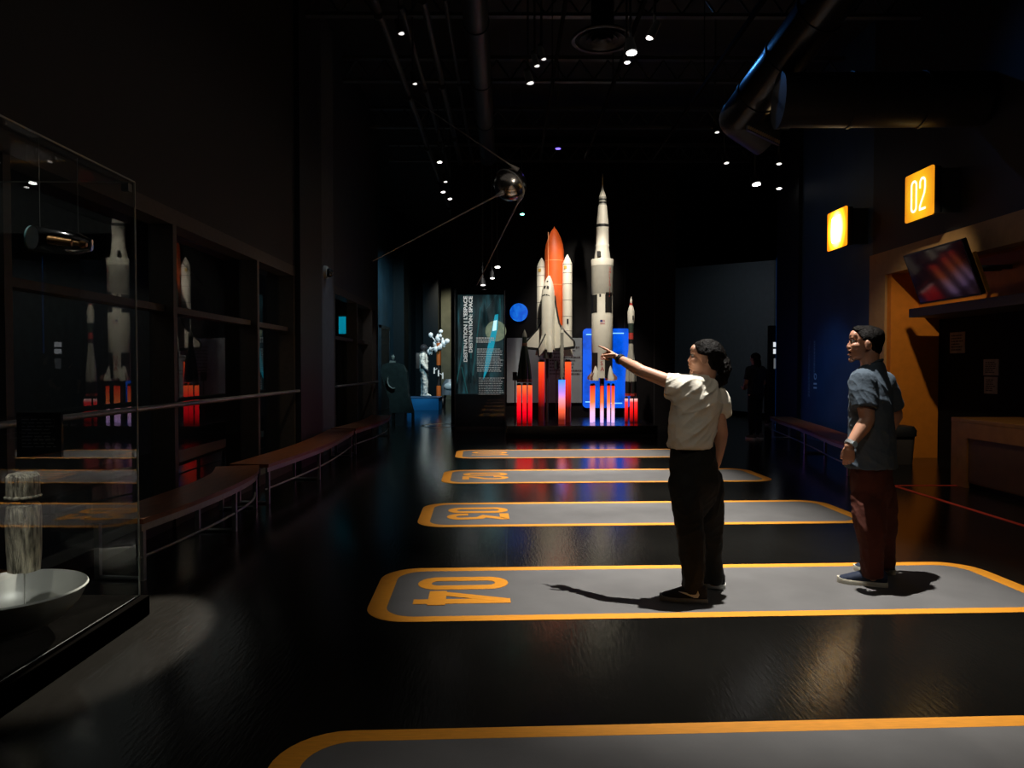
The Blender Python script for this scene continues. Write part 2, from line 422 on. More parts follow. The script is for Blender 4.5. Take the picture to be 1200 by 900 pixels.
# left glazing
def glazing(name, y0, y1, posts, lab):
    w = struct_empty(name, (-3.1, (y0 + y1) / 2, 0))
    bm = BM(); box(bm, -3.22, -3.0, y0, y1, 2.73, 2.87); struct('head_frame', bm, M_frame, w)
    bm = BM(); box(bm, -3.22, -3.08, y0, y1, 1.95, 2.01); struct('transom', bm, M_frame, w)
    bm = BM(); box(bm, -3.22, -3.02, y0, y1, 0, 0.12); struct('sill_frame', bm, M_frame, w)
    for p in posts:
        bm = BM(); box(bm, -3.22, -3.0, p - 0.035, p + 0.035, 0, 2.74); struct('mullion', bm, M_frame, w)
    ed = [y0] + list(posts) + [y1]
    for a, b in zip(ed, ed[1:]):
        if b - a < 0.12: continue
        bm = BM(); box(bm, -3.206, -3.196, a + 0.03, b - 0.03, 0.1, 2.75); struct('pane', bm, M_winglass, w)
    bm = BM(); cyl(bm, (-2.96, y0, 1.11), (-2.96, y1, 1.11), 0.022); 
    for p in posts: cyl(bm, (-3.02, p, 1.11), (-2.96, p, 1.11), 0.012)
    struct('handrail', bm, M_alu, w, True)
glazing('window_1', 0.2, 10.34, [2.2, 4.4, 6.6, 8.8, 10.28], '')
glazing('window_2', 12.62, 16.7, [12.68, 14.6, 16.2, 16.64], '')

# ------------------------------------------------------------------ ceiling services
for (xa, r, z, mm) in [(-1.75, 0.05, 6.3, M_steel), (-1.45, 0.035, 6.4, M_steel), (-1.15, 0.05, 6.5, M_steel), (-0.85, 0.03, 6.5, M_steel)]:
    bm = BM(); cyl(bm, (xa, 3.0, z), (xa, 24.0, z), r)
    for y in range(4, 24, 3): cyl(bm, (xa, y, z - r * 1.2), (xa, y + 0.06, z - r * 1.2), r * 1.3, n=12)
    for y in range(4, 24, 6): box(bm, xa - 0.01, xa + 0.01, y, y + 0.02, z, CZ - .003)
    o = obj('ceiling_pipe', bm, mm)
    tag(o, {-1.75: 'dark ceiling pipe closest to the windowed wall', -1.45: 'thin dark ceiling pipe second from the windowed wall',
            -1.15: 'dark ceiling pipe third from the windowed wall', -0.85: 'thin dark ceiling pipe farthest from the windowed wall'}[xa], 'pipe', 'pipes running along the ceiling')
bm = BM(); cyl(bm, (-0.42, 5.0, 6.15), (-0.42, 16.5, 6.15), 0.17, n=28)
for y in range(6, 17, 2): cyl(bm, (-0.42, y, 6.15), (-0.42, y + 0.05, 6.15), 0.185, n=28)
for y in range(6, 17, 3): box(bm, -0.43, -0.41, y, y + 0.02, 6.3, CZ - .003)
tag(obj('air_duct', bm, M_duct), 'thick round black duct running down the hall above the hanging sphere', 'duct')
for k, y in enumerate([8.4, 10.6, 13.0, 15.5, 18.0]):
    bm = BM(); z = 6.75
    box(bm, -0.3 if k == 0 else -2.9, 1.1 if k == 0 else 6.0, y - 0.06, y + 0.06, z + 0.14, z + 0.2)
    if k: 
        box(bm, -2.9, 6.0, y - 0.05, y + 0.05, z - 0.25, z - 0.2)
        for i in range(18):
            xa = -2.9 + i * 0.494; cyl(bm, (xa, y, z - 0.2), (xa + 0.247, y, z + 0.14), 0.015, n=8); cyl(bm, (xa + 0.247, y, z + 0.14), (xa + 0.494, y, z - 0.2), 0.015, n=8)
    struct('ceiling_beam', bm, M_steel)
for xa in (0.62, 1.45, 2.7):
    bm = BM(); box(bm, xa - 0.02, xa + 0.02, 6.6, 13.5, 5.28, 5.33)
    for y in range(7, 11, 3): cyl(bm, (xa, y, 5.33), (xa, y, CZ - .003), 0.006, n=8)
    o = obj('lighting_track', bm, mat('track_black', (.002, .002, .002), .9, spec=.05))
    tag(o, {0.62: 'black lighting track above the gap beside the hanging sphere', 1.45: 'black lighting track above the middle of the floor stripes',
            2.7: 'black lighting track above the far ends of the floor stripes'}[xa], 'lighting track', 'ceiling lighting tracks')
# round diffuser
c = at(706, 47, 9.6)
t = thing('air_diffuser', 'round black ceiling air diffuser with stepped rings', 'air diffuser', (c.x, c.y, c.z))
bm = BM(); lathe(bm, c, [(c.z + 0.10, 0.15), (c.z + 0.02, 0.40), (c.z, 0.415), (c.z - 0.012, 0.40), (c.z - 0.005, 0.36), (c.z + 0.06, 0.34)], 48); obj('rim', bm, M_duct, t)
for r in (0.30, 0.21, 0.12):
    bm = BM(); lathe(bm, c, [(c.z + 0.06, r - 0.07), (c.z + 0.0, r), (c.z - 0.01, r), (c.z + 0.03, r - 0.06)], 48); obj('ring', bm, M_duct, t)
bm = BM(); cyl(bm, (c.x, c.y, c.z + 0.1), (c.x, c.y, CZ - .003), 0.15, n=32); obj('neck', bm, M_duct, t)
# crossed ducts high on the blue wall side
t = thing('angled_duct', 'large black duct with blue sheen and an end grille above the yellow signs', 'duct', (3.4, 10.5, 5.5))
p0, p1 = at(990, -25, 8.6), at(868, 138, 10.8)
bm = BM(); cyl(bm, p0, p1, 0.30, n=36)
dd = (p1 - p0).normalized()
for k in (0.2, 0.5, 0.8): q = p0.lerp(p1, k); cyl(bm, q, q + dd * 0.05, 0.315, n=36)
obj('pipe_run', bm, mat('satin_black_duct', (0.02, 0.022, 0.026), 0.28, 0.5, bump=0.03), t)
bm = BM(); ball(bm, p1, 0.31, n=3); q1 = p1 + Vector((0.45, 0.1, -0.24)); cyl(bm, p1, q1, 0.31, n=36); obj('elbow', bm, M_duct, t)
g0, g1 = at(876, 146, 10.2), at(914, 164, 10.2)
bm = BM(); u = (g1 - g0); w = Vector((0, -0.05, -0.05)); extrude_poly(bm, [g0, g1, g1 + Vector((0.0, 0, -0.07)), g0 + Vector((0, 0, -0.07))], Vector((0, 0.06, 0)))
obj('grille_frame', bm, M_steel, t)
bm = BM()
for i in range(16):
    q = g0.lerp(g1, (i + 0.5) / 16); box(bm, q.x - 0.010, q.x + 0.010, q.y - 0.02, q.y, q.z - 0.06, q.z - 0.015)
obj('grille', bm, mat('brass_grille', (0.6, 0.42, 0.22), 0.35, 0.6), t)
q0 = at(912, 118, 9.5); q1 = Vector((6.05, 9.3, q0.z - .05))
bm = BM(); cyl(bm, q0, q1, 0.34, n=32)
for k in (.0, .35, .7): q = q0.lerp(q1, k); cyl(bm, q, q + (q1 - q0).normalized() * .04, .355, n=32)
tag(obj('branch_duct', bm, M_duct), 'short black duct branching into the wall above the yellow signs', 'duct')

# ------------------------------------------------------------------ track spotlights
def make_spotlight(loc, col, es, tilt, label, group='small spotlights on the ceiling tracks', size=0.05):
    t = thing('track_spotlight', label, 'spotlight', loc, group)
    c = Vector(loc); d = Vector((math.sin(tilt[0]), math.sin(tilt[1]), -1)).normalized()
    bm = BM(); cyl(bm, c, c - d * 0.17, size * 1.15, size * 0.8, n=20); obj('housing', bm, M_black, t)
    bm = BM(); ball(bm, c + d * 0.002, (size, size, size * 0.35), n=2)
    obj('lens', bm, mat('lens_%.2f_%.2f_%.2f_%.0f' % (*col, es), (0.1, 0.1, 0.1), 0.2, emit=col, es=es), t)
    top = c - d * 0.1
    bm = BM(); box(bm, top.x - 0.012, top.x + 0.012, top.y - 0.012, top.y + 0.012, top.z, CZ - .003); obj('stem', bm, M_steel, t)
    return t
W = (1, 0.97, 0.92); BLU = (0.15, 0.1, 1.0); GRN = (0.25, 1.0, 0.75)
SPOTS = [
 (740, 62, 5.0, W, 14, (0.1, -0.2), 0.06, 'brightest white spotlight, just beside the round ceiling diffuser'),
 (762, 44, 5.0, W, 6, (-0.5, 0.2), 0.045, 'white spotlight above and beyond the brightest one by the diffuser'),
 (735, 73, 5.0, W, 5, (0.1, 0), 0.035, 'small white spotlight just below the brightest one by the diffuser'),
 (629, 77, 5.1, W, 1.2, (0.3, 0.1), 0.035, 'dim spotlight topmost of the three near the thick duct'),
 (621, 97, 5.1, W, 0.9, (0.3, 0.1), 0.05, 'dim spotlight lowest of the three near the thick duct'),
 (637, 69, 5.1, W, 0.9, (0.3, 0.1), 0.03, 'faint spotlight behind the dim pair near the thick duct'),
 (470, 39, 5.6, W, 1.0, (0.3, 0.1), 0.04, 'dim spotlight highest among the ceiling pipes'),
 (486, 98, 5.6, W, 1.0, (0.3, 0.1), 0.035, 'dim spotlight second from the top among the ceiling pipes'),
 (515, 190, 5.3, W, 4, (0.3, -0.1), 0.05, 'white spotlight uppermost in the short column beside the hanging sphere'),
 (522, 213, 5.3, W, 1.5, (0.3, -0.1), 0.04, 'small spotlight second in the column beside the hanging sphere'),
 (519, 225, 5.3, W, 3, (0.3, -0.1), 0.055, 'white spotlight third in the column beside the hanging sphere'),
 (527, 233, 5.3, W, 3, (0.3, -0.1), 0.055, 'white spotlight lowest in the column beside the hanging sphere'),
 (654, 174, 5.4, BLU, 3, (0.0, 0), 0.05, 'violet blue spotlight on the ceiling above the orange tank'),
 (886, 216, 5.0, W, 12, (0.2, -0.3), 0.085, 'bright round spotlight beyond the signs under the angled duct'),
 (913, 192, 5.2, W, 3, (0.0, -0.2), 0.045, 'small spotlight upper of the pair at the blue wall end'),
 (913, 221, 5.2, W, 5, (0.0, -0.2), 0.055, 'small spotlight lower of the pair at the blue wall end'),
 (851, 191, 5.2, W, 1.5, (0.3, -0.2), 0.05, 'dim spotlight below the angled duct grille'),
 (840, 155, 5.3, W, 0.8, (0.3, -0.2), 0.04, 'faint spotlight beside the elbow of the angled duct'),
]
for (px, py, z, col, es, tl, size, lab) in SPOTS:
    D = (z - CH) * F / (VY - py); p = at(px, py, D)
    make_spotlight(p, col, es, tl, lab, size=size)

# ------------------------------------------------------------------ floor stripes
M_grey = mat('matt_grey_floor_paint', (0.124, 0.122, 0.121), 0.62, var=0.12, vscale=3, bump=0.04, bscale=90)
M_org = mat('orange_floor_paint', (0.78, 0.30, 0.015), 0.55, var=0.1, vscale=14, stretch=(1, 8, 1), bump=0.06, bscale=50)
def rrect(x0, x1, y0, y1, r, n=8):
    P = []
    for cx, cy, a0 in ((x1 - r, y1 - r, 0), (x0 + r, y1 - r, 90), (x0 + r, y0 + r, 180), (x1 - r, y0 + r, 270)):
        P += arc(cx, cy, r, r, a0, a0 + 90, n)
    return P
def stripe(yn, yf, num, lab):
    cy = (yn + yf) / 2; th = math.radians(2.2)
    R = Matrix.Translation((-0.85, cy, 0)) @ Matrix.Rotation(th, 4, 'Z') @ Matrix.Translation((0.85, -cy, 0))
    t = thing('floor_stripe', lab, 'floor stripe', (1.28, cy + 0.08, 0), 'numbered grey lanes on the floor')
    bm = BM(); outer = rrect(-0.85, 3.42, yn, yf, 0.26); inner = rrect(-0.85 + 0.115, 3.42 - 0.115, yn + 0.085, yf - 0.085, 0.18)
    n = len(outer); A = [bm.verts.new(R @ Vector((*p, 0.0))) for p in outer]; B = [bm.verts.new(R @ Vector((*p, 0.003))) for p in outer]
    C = [bm.verts.new(R @ Vector((*p, 0.003))) for p in inner]; E = [bm.verts.new(R @ Vector((*p, 0.0))) for p in inner]
    for i in range(n):
        j = (i + 1) % n
        bm.faces.new((A[i], A[j], B[j], B[i])); bm.faces.new((B[i], B[j], C[j], C[i])); bm.faces.new((C[i], C[j], E[j], E[i])); bm.faces.new((E[i], E[j], A[j], A[i]))
    obj('border', bm, M_org, t, False)
    bm = BM(); extrude_poly(bm, [R @ Vector((*p, 0.0)) for p in inner], Vector((0, 0, 0.0025))); obj('lane', bm, M_grey, t, False)
    if num:
        for k, dch in enumerate(num):
            bm = BM(); w, h = 0.275, 0.60
            top = cy + 0.31 - k * 0.31
            M = R @ basis((-0.585, top, 0.0028), (0, -1, 0), (1, 0, 0), (0, 0, 1))
            digit(bm, dch, w, h, 0.088, M, 0.002); obj('numeral', bm, M_org, t, False)
stripe(1.62, 2.85, '', 'grey orange-edged floor stripe closest to the camera, cut by the frame')
stripe(4.08, 5.18, '04', 'grey orange-edged floor stripe numbered 04 under the two standing people')
stripe(6.52, 7.68, '03', 'grey orange-edged floor stripe numbered 03 beyond the standing people')
stripe(8.97, 10.15, '02', 'grey orange-edged floor stripe numbered 02')
stripe(11.45, 12.62, '01', 'grey orange-edged floor stripe numbered 01 closest to the rocket display')
bm = BM(); box(bm, 4.69, 4.75, 1.0, 8.83, 0, 0.003); box(bm, 4.75, 5.55, 8.77, 8.83, 0, 0.003)
tag(obj('red_floor_line', bm, mat('red_floor_tape', (0.75, 0.06, 0.035), 0.5, var=0.1), smooth=False), 'red queue line on the floor in front of the counter', 'floor line')

# ------------------------------------------------------------------ benches
def bench(pts, w, z, label, legs, grp='curved slatted wood benches along the walls', side=1, endframe=True):
    """pts: front-edge plan points, w: depth towards the wall (side=+1 is to the left of travel)"""
    P = []
    m = len(pts)
    for i in range(m - 1):          # Catmull-Rom
        p0, p1, p2, p3 = [Vector((*pts[max(0, min(m - 1, j))], 0)) for j in (i - 1, i, i + 1, i + 2)]
        for k in range(8):
            s = k / 8
            P.append(0.5 * ((2 * p1) + (p2 - p0) * s + (2 * p0 - 5 * p1 + 4 * p2 - p3) * s * s + (3 * p1 - p0 - 3 * p2 + p3) * s ** 3))
    P.append(Vector((*pts[-1], 0)))
    N = []
    for i in range(len(P)):
        d = (P[min(i + 1, len(P) - 1)] - P[max(i - 1, 0)]).normalized(); N.append(Vector((-d.y, d.x, 0)) * side)
    t = thing('bench', label, 'bench', (P[len(P) // 2].x, P[len(P) // 2].y, 0), grp)
    def ribbon(o0, o1, z0, z1):
        bm = BM(); R = []
        for p, n in zip(P, N):
            R.append([bm.verts.new(p + n * o + Vector((0, 0, zz))) for o, zz in ((o0, z0), (o1, z0), (o1, z1), (o0, z1))])
        for a, b in zip(R, R[1:]):
            for i in range(4):
                j = (i + 1) % 4; bm.faces.new((a[i], a[j], b[j], b[i]))
        bm.faces.new(R[0][::-1]); bm.faces.new(R[-1]); return bm
    obj('seat', ribbon(0, w, z - 0.035, z), M_wood, t, False)
    obj('apron', ribbon(0.012, 0.03, z - 0.085, z - 0.034), M_alu, t, False)
    bm = BM(); tube(bm, [p + n * 0.04 + Vector((0, 0, 0.16)) for p, n in zip(P, N)], 0.011); obj('foot_rail', bm, M_alu, t)
    for f in legs:
        i = min(len(P) - 1, int(f * (len(P) - 1) + 0.5)); p, n = P[i], N[i]
        bm = BM(); q = p + n * 0.04; r = p + n * (w - 0.06)
        for s in (q, r): box(bm, s.x - 0.018, s.x + 0.018, s.y - 0.018, s.y + 0.018, 0, z - 0.03)
        u = (r - q)
        cyl(bm, q + Vector((0, 0, 0.015)), r + Vector((0, 0, 0.015)), 0.014, n=8)
        obj('leg', bm, M_alu, t, False)
    return t
bench([(-2.44, 4.86), (-2.38, 5.5), (-2.36, 6.3), (-2.42, 7.0), (-2.58, 7.55)], 0.42, 0.43, 'long orange wood bench ending beside the glass case, before the first window', [0.02, 0.52, 0.95], side=1)
bench([(-2.50, 7.6), (-2.42, 8.6), (-2.38, 9.6), (-2.42, 10.8), (-2.50, 11.9)], 0.42, 0.43, 'orange wood bench in the middle of the windowed wall run', [0.03, 0.45, 0.95], side=1)
bench([(-2.50, 12.0), (-2.40, 13.2), (-2.38, 14.4), (-2.46, 15.4)], 0.42, 0.43, 'orange wood bench farthest down the windowed wall', [0.05, 0.9], side=1)
bench([(4.50, 9.55), (4.58, 10.2), (4.85, 11.5), (5.15, 13.2), (5.42, 14.9)], 0.42, 0.43, 'dark bench curving along the blue wall behind the man', [0.03, 0.6, 0.97], side=-1)
# ------------------------------------------------------------------ yellow numbered signs
def sign_mat(name, hot):
    m = bpy.data.materials.new(name); m.use_nodes = True; nt = m.node_tree; b = nt.nodes['Principled BSDF']; L = nt.links.new
    b.inputs['Base Color'].default_value = (0.5, 0.28, 0.01, 1); b.inputs['Roughness'].default_value = 0.35
    tc = nt.nodes.new('ShaderNodeTexCoord'); mp = nt.nodes.new('ShaderNodeMapping')
    mp.inputs['Location'].default_value = (-0.5, -0.5, -0.5)
    L(tc.outputs['Generated'], mp.inputs['Vector'])
    vl = nt.nodes.new('ShaderNodeVectorMath'); vl.operation = 'LENGTH'
    mu = nt.nodes.new('ShaderNodeVectorMath'); mu.operation = 'MULTIPLY'; mu.inputs[1].default_value = (0.0, 1.25, 0.9)
    L(mp.outputs['Vector'], mu.inputs[0]); L(mu.outputs['Vector'], vl.inputs[0])
    rp = nt.nodes.new('ShaderNodeValToRGB'); e = rp.color_ramp.elements
    if hot:
        e[0].position = 0.20; e[0].color = (1, 0.85, 0.45, 1); e[1].position = 0.64; e[1].color = (0.40, 0.10, 0.002, 1); k = e.new(0.45); k.color = (0.80, 0.36, 0.012, 1)
    else:
        e[0].position = 0.05; e[0].color = (0.95, 0.62, 0.02, 1); e[1].position = 0.66; e[1].color = (0.72, 0.25, 0.008, 1); k = e.new(0.40); k.color = (0.86, 0.44, 0.01, 1)
    L(vl.outputs['Value'], rp.inputs['Fac']); L(rp.outputs['Color'], b.inputs['Emission Color']); b.inputs['Emission Strength'].default_value = 4.0 if hot else 1.15
    return m
def number_sign(y0, y1, zc, txt, hot, lab):
    xf = 5.70; yc = (y0 + y1) / 2; hw = (y1 - y0) / 2; hh = 0.33
    t = thing('number_sign', lab, 'sign', (6.08, yc, zc), 'lit yellow number signs')
    bm = BM(); box(bm, xf + 0.02, xf + 0.12, yc - hw * 0.96, yc + hw * 0.96, zc - hh * 0.97, zc + hh * 0.97, 0.01); obj('housing', bm, M_black, t)
    bm = BM(); extrude_poly(bm, [(xf, yc + a, zc + b) for a, b in rrect(-hw, hw, -hh, hh, 0.03, 4)], Vector((0.02, 0, 0))); obj('lit_face', bm, sign_mat('sign_face_' + txt, hot), t, False)
    bm = BM(); box(bm, xf + 0.12, 6.1, yc - 0.08, yc + 0.08, zc - 0.10, zc + 0.10); box(bm, xf + 0.1, 6.1, yc - hw * 0.8, yc - hw * 0.7, zc - 0.3, zc + 0.3); obj('bracket', bm, M_steel, t, False)
    for k, dch in enumerate(txt):
        bm = BM(); M = basis((xf - 0.004, yc + 0.185 - k * 0.21, zc - 0.225), (0, -1, 0), (0, 0, 1), (-1, 0, 0))
        digit(bm, dch, 0.15, 0.45, 0.030, M, 0.003)
        obj('numeral', bm, mat('lit_numeral_white' + ('_hot' if hot else ''), (0.8, 0.8, 0.75), 0.4, emit=(1, 0.96, 0.85), es=7.0 if hot else 1.4), t, False)
number_sign(9.72, 10.40, 3.83, '02', False, 'lit yellow square sign reading 02 above the orange portal')
number_sign(12.2, 12.92, 3.83, '01', True, 'brightest lit yellow square sign, reading 01, above the blue wall')

# ------------------------------------------------------------------ television
TL, TR, BR, BL = at(1058, 300, 10.26), at(1127, 280, 8.93), at(1150, 345, 8.93), at(1079, 357, 10.26)
ux = (TR - TL).normalized(); uy = ((TL - BL) + (TR - BR)).normalized(); nz = ux.cross(uy).normalized()
tcn = (TL + TR + BL + BR) / 4; tw = ((TR - TL).length + (BR - BL).length) / 4; thh = ((TL - BL).length + (TR - BR).length) / 4
t = thing('television', 'tilted flat television hanging in front of the orange portal', 'television', tuple(tcn))
def P2(a, b, c): return tcn + ux * a + uy * b + nz * c
bm = BM(); extrude_poly(bm, [P2(a, b, -0.06) for a, b in rrect(-tw, tw, -thh, thh, 0.015, 3)], nz * 0.06); obj('bezel', bm, M_black, t, False)
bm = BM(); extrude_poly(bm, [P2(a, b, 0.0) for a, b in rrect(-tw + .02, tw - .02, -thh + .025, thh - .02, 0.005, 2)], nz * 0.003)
obj('screen', bm, mat('dark_screen_glass', (0.012, 0.008, 0.014), 0.06, spec=.4, emit=(0.10, 0.03, 0.05), es=0.015), t, False)  # screen is off; a faint red glow is put into it
bm = BM(); extrude_poly(bm, [P2(a, b, -0.16) for a, b in rrect(-tw * .6, tw * .6, -thh * .6, thh * .5, 0.03, 3)], nz * 0.10); obj('rear_shell', bm, M_black, t, False)
bm = BM(); cyl(bm, P2(0, 0, -0.14), (6.54, tcn.y, 2.75), 0.03); cyl(bm, P2(0.2, 0, -0.14), (6.54, tcn.y - 0.2, 2.75), 0.03); obj('wall_bracket', bm, M_steel, t)
bm = BM(); extrude_poly(bm, [P2(tw - 0.005, b, c) for b, c in ((-thh, -.065), (thh * .45, -.065), (thh * .45, -.11), (-thh, -.11))], ux * 0.02); obj('side_plate', bm, mat('ochre_edge_plate', (0.62, 0.36, 0.06), 0.4), t, False)

# counter
t = thing('counter', 'orange brown reception counter with inset front panel under the portal', 'counter', (5.95, 6.5, 0))
bm = BM(); box(bm, 5.5, 6.35, 3.5, 8.93, 0.78, 0.83, 0.006); obj('worktop', bm, M_counter, t, False)
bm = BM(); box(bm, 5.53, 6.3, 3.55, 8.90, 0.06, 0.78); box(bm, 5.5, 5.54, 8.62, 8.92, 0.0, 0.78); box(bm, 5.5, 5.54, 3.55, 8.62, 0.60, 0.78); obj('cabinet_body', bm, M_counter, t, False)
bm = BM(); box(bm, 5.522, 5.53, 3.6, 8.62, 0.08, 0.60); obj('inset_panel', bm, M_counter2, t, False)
bm = BM(); box(bm, 5.6, 6.25, 3.6, 8.85, 0, 0.06); obj('plinth', bm, M_black, t, False)
# bin
bc = Vector((5.86, 10.9, 0))
t = thing('waste_bin', 'dark waste bin with wide black lid beside the orange portal', 'waste bin', tuple(bc))
bm = BM(); loft(bm, [((bc.x, bc.y, 0), (0.2, 0, 0), (0, .2, 0)), ((bc.x, bc.y, 0.42), (.225, 0, 0), (0, .225, 0))], 32, 5); obj('body', bm, mat('bin_grey', (0.06, 0.05, 0.045), 0.5), t)
bm = BM(); loft(bm, [((bc.x, bc.y, 0.42), (.25, 0, 0), (0, .25, 0)), ((bc.x, bc.y, 0.50), (.255, 0, 0), (0, .255, 0)), ((bc.x, bc.y, 0.565), (.22, 0, 0), (0, .22, 0))], 32, 4); obj('lid', bm, M_black, t)
# notices in the recess
for (ya, yb, za, zb, lab) in [(10.83, 11.2, 1.66, 1.98, 'reddish grey paper notice on the black recess wall, closest to the jamb'),
                              (10.08, 10.40, 1.33, 1.56, 'pale square notice upper of the pair on the black recess wall'),
                              (10.10, 10.38, 1.07, 1.31, 'pale notice lower of the pair on the black recess wall')]:
    t = thing('paper_notice', lab, 'notice', (6.865, (ya + yb) / 2, (za + zb) / 2), 'notices pinned in the recess')
    bm = BM(); box(bm, 6.862, 6.870, ya, yb, za, zb); obj('sheet', bm, M_paper, t, False)
    bm = BM(); lines_of_print(bm, Vector((6.862, yb - 0.04, za + 0.03)), Vector((0, -1, 0)), Vector((0, 0, 1)), yb - ya - 0.08, (zb - za) - 0.06, 6, 0.002, Vector((-1, 0, 0)))
    obj('fine_lettering', bm, mat('dark_print', (0.04, 0.03, 0.03), 0.8), t, False)

# security camera on the slate panel
c = at(383, 319, 12.0); c.x = -3.0
t = thing('security_camera', 'small white dome security camera high on the slate wall panel', 'security camera', tuple(c))
bm = BM(); cyl(bm, c, c + Vector((0.05, 0, 0)), 0.11, 0.10, n=24); obj('base', bm, mat('offwhite_plastic', (0.55, 0.55, 0.5), 0.5), t)
bm = BM(); ball(bm, c + Vector((0.07, 0, -0.01)), 0.075, n=3); obj('dome', bm, mat('smoked_dome', (0.02, 0.02, 0.02), 0.1, spec=0.8), t)

# ------------------------------------------------------------------ glass case at the near left
CX_0, CX_1, CY_0, CY_1, BZ, TZ = -3.0, -2.095, 2.98, 4.24, 0.115, 2.50
t = thing('display_case', 'tall glass display case on a black plinth beside the bench', 'display case', ((CX_0 + CX_1) / 2, (CY_0 + CY_1) / 2, 0))
bm = BM(); box(bm, CX_0, CX_1, CY_0, CY_1, 0.0, BZ, 0.004); obj('plinth', bm, mat('plinth_charcoal', (0.0022, 0.002, 0.0018), 0.9, spec=0.0, var=0.2), t, False)
g = 0.012; ix0, ix1, iy0, iy1 = CX_0 + .04, CX_1 - .045, CY_0 + .03, CY_1 - .03
for (a, b, c2, d2) in [(ix1 - g, ix1, iy0, iy1), (ix0, ix0 + g, iy0, iy1), (ix0 + g, ix1 - g, iy1 - g, iy1), (ix0 + g, ix1 - g, iy0, iy0 + g)]:
    bm = BM(); box(bm, a, b, c2, d2, BZ, TZ); obj('glass_side', bm, M_caseglass, t, False)
bm = BM(); box(bm, ix0, ix1, iy0, iy1, TZ, TZ + g); obj('glass_top', bm, M_caseglass, t, False)
bm = BM()
e = 0.0035
for (xx, yy) in [(ix1, iy1), (ix1, iy0)]: box(bm, xx - e, xx + e, yy - e, yy + e, BZ, TZ + g)
box(bm, ix1 - e, ix1 + e, iy0, iy1, TZ + g - e, TZ + g + e); box(bm, ix0, ix1, iy1 - e, iy1 + e, TZ + g - e, TZ + g + e)
obj('polished_edge', bm, mat('polished_glass_edge', (0.5, 0.54, 0.50), 0.35), t, False)
bm = BM(); box(bm, ix1 - e, ix1 + e, iy0, iy1, BZ, BZ + 2 * e); obj('base_seal', bm, mat('seal_grey', (.05, .05, .048), .6), t, False)
bm = BM(); p = Vector((ix1 - 0.03, iy1 - 0.03, TZ - 0.03)); box(bm, p.x - .02, p.x + .02, p.y - .02, p.y + .02, p.z - .02, p.z + .025); obj('corner_clamp', bm, M_alu, t, False)
# bowl
bx, by = -2.50, 3.62
t = thing('dish', 'wide shallow silver dish inside the glass case', 'dish', (bx, by, BZ))
bm = BM(); prof = [(BZ, 0.10), (BZ + .02, 0.16), (BZ + .07, .245), (BZ + .14, .315), (BZ + .22, .355), (BZ + .228, .35), (BZ + .215, .338), (BZ + .14, .295), (BZ + .08, .22), (BZ + .045, .13), (BZ + .04, 0.0)]
lathe(bm, (bx, by), prof, 64); obj('bowl', bm, mat('pewter_bowl', (0.42, 0.43, 0.40), 0.38, 0.25, var=0.15, vscale=5), t)
# woven cylinders on a rod
rx, ry = -2.465, 3.70
t = thing('mantle_exhibit', 'pale crinkled two-piece cylinder exhibit on a thin rod above the dish', 'exhibit', (rx, ry, BZ + 0.045))
M_weave = mat('crinkled_silver_weave', (0.50, 0.47, 0.38), 0.4, 0.2, var=0.85, vscale=20, stretch=(3, 3, 0.5), bump=0.9, bscale=60)
bm = BM(); lathe(bm, (rx, ry), [(BZ + .045, .018), (BZ + .052, .018), (BZ + .056, .004), (0.42, .004)], 16); obj('rod', bm, M_alu, t)
bm = BM(); lathe(bm, (rx, ry), [(0.410, .064), (0.412, .071), (0.48, .075), (0.58, .080), (0.68, .080), (0.74, .076), (0.755, .066), (0.75, 0.0)], 40)
bmesh.ops.subdivide_edges(bm, edges=bm.edges[:], cuts=2); ripple(bm, 0.004, 30, 1, (1, 1, .25)); obj('lower_cylinder', bm, M_weave, t)
bm = BM(); lathe(bm, (rx, ry), [(0.75, .012), (0.79, .012)], 12); obj('neck', bm, M_black, t)
bm = BM(); lathe(bm, (rx, ry), [(0.785, .081), (0.792, .083), (0.80, .075), (0.86, .074), (0.895, .074), (0.91, .062), (0.912, 0.0)], 40)
bmesh.ops.subdivide_edges(bm, edges=bm.edges[:], cuts=2); ripple(bm, 0.0025, 22, 4, (1, 1, .12)); obj('upper_cylinder', bm, M_weave, t)
# label plate on the far pane
pa, pb = at(13, 537, 4.12), at(65, 484, 4.12)
t = thing('label_plate', 'black caption plate with fine print inside the glass case', 'label', (pa.x, 4.17, pa.z))
bm = BM(); box(bm, pa.x, pb.x, 4.17, 4.19, pa.z, pb.z); obj('plate', bm, M_black, t, False)
bm = BM(); lines_of_print(bm, Vector((pa.x + .03, 4.17, pa.z + .05)), Vector((1, 0, 0)), Vector((0, 0, 1)), pb.x - pa.x - .06, pb.z - pa.z - .08, 9, .001, Vector((0, -1, 0)), 0.35, .2)
obj('fine_lettering', bm, mat('grey_print', (0.16, 0.16, 0.16), 0.7), t, False)
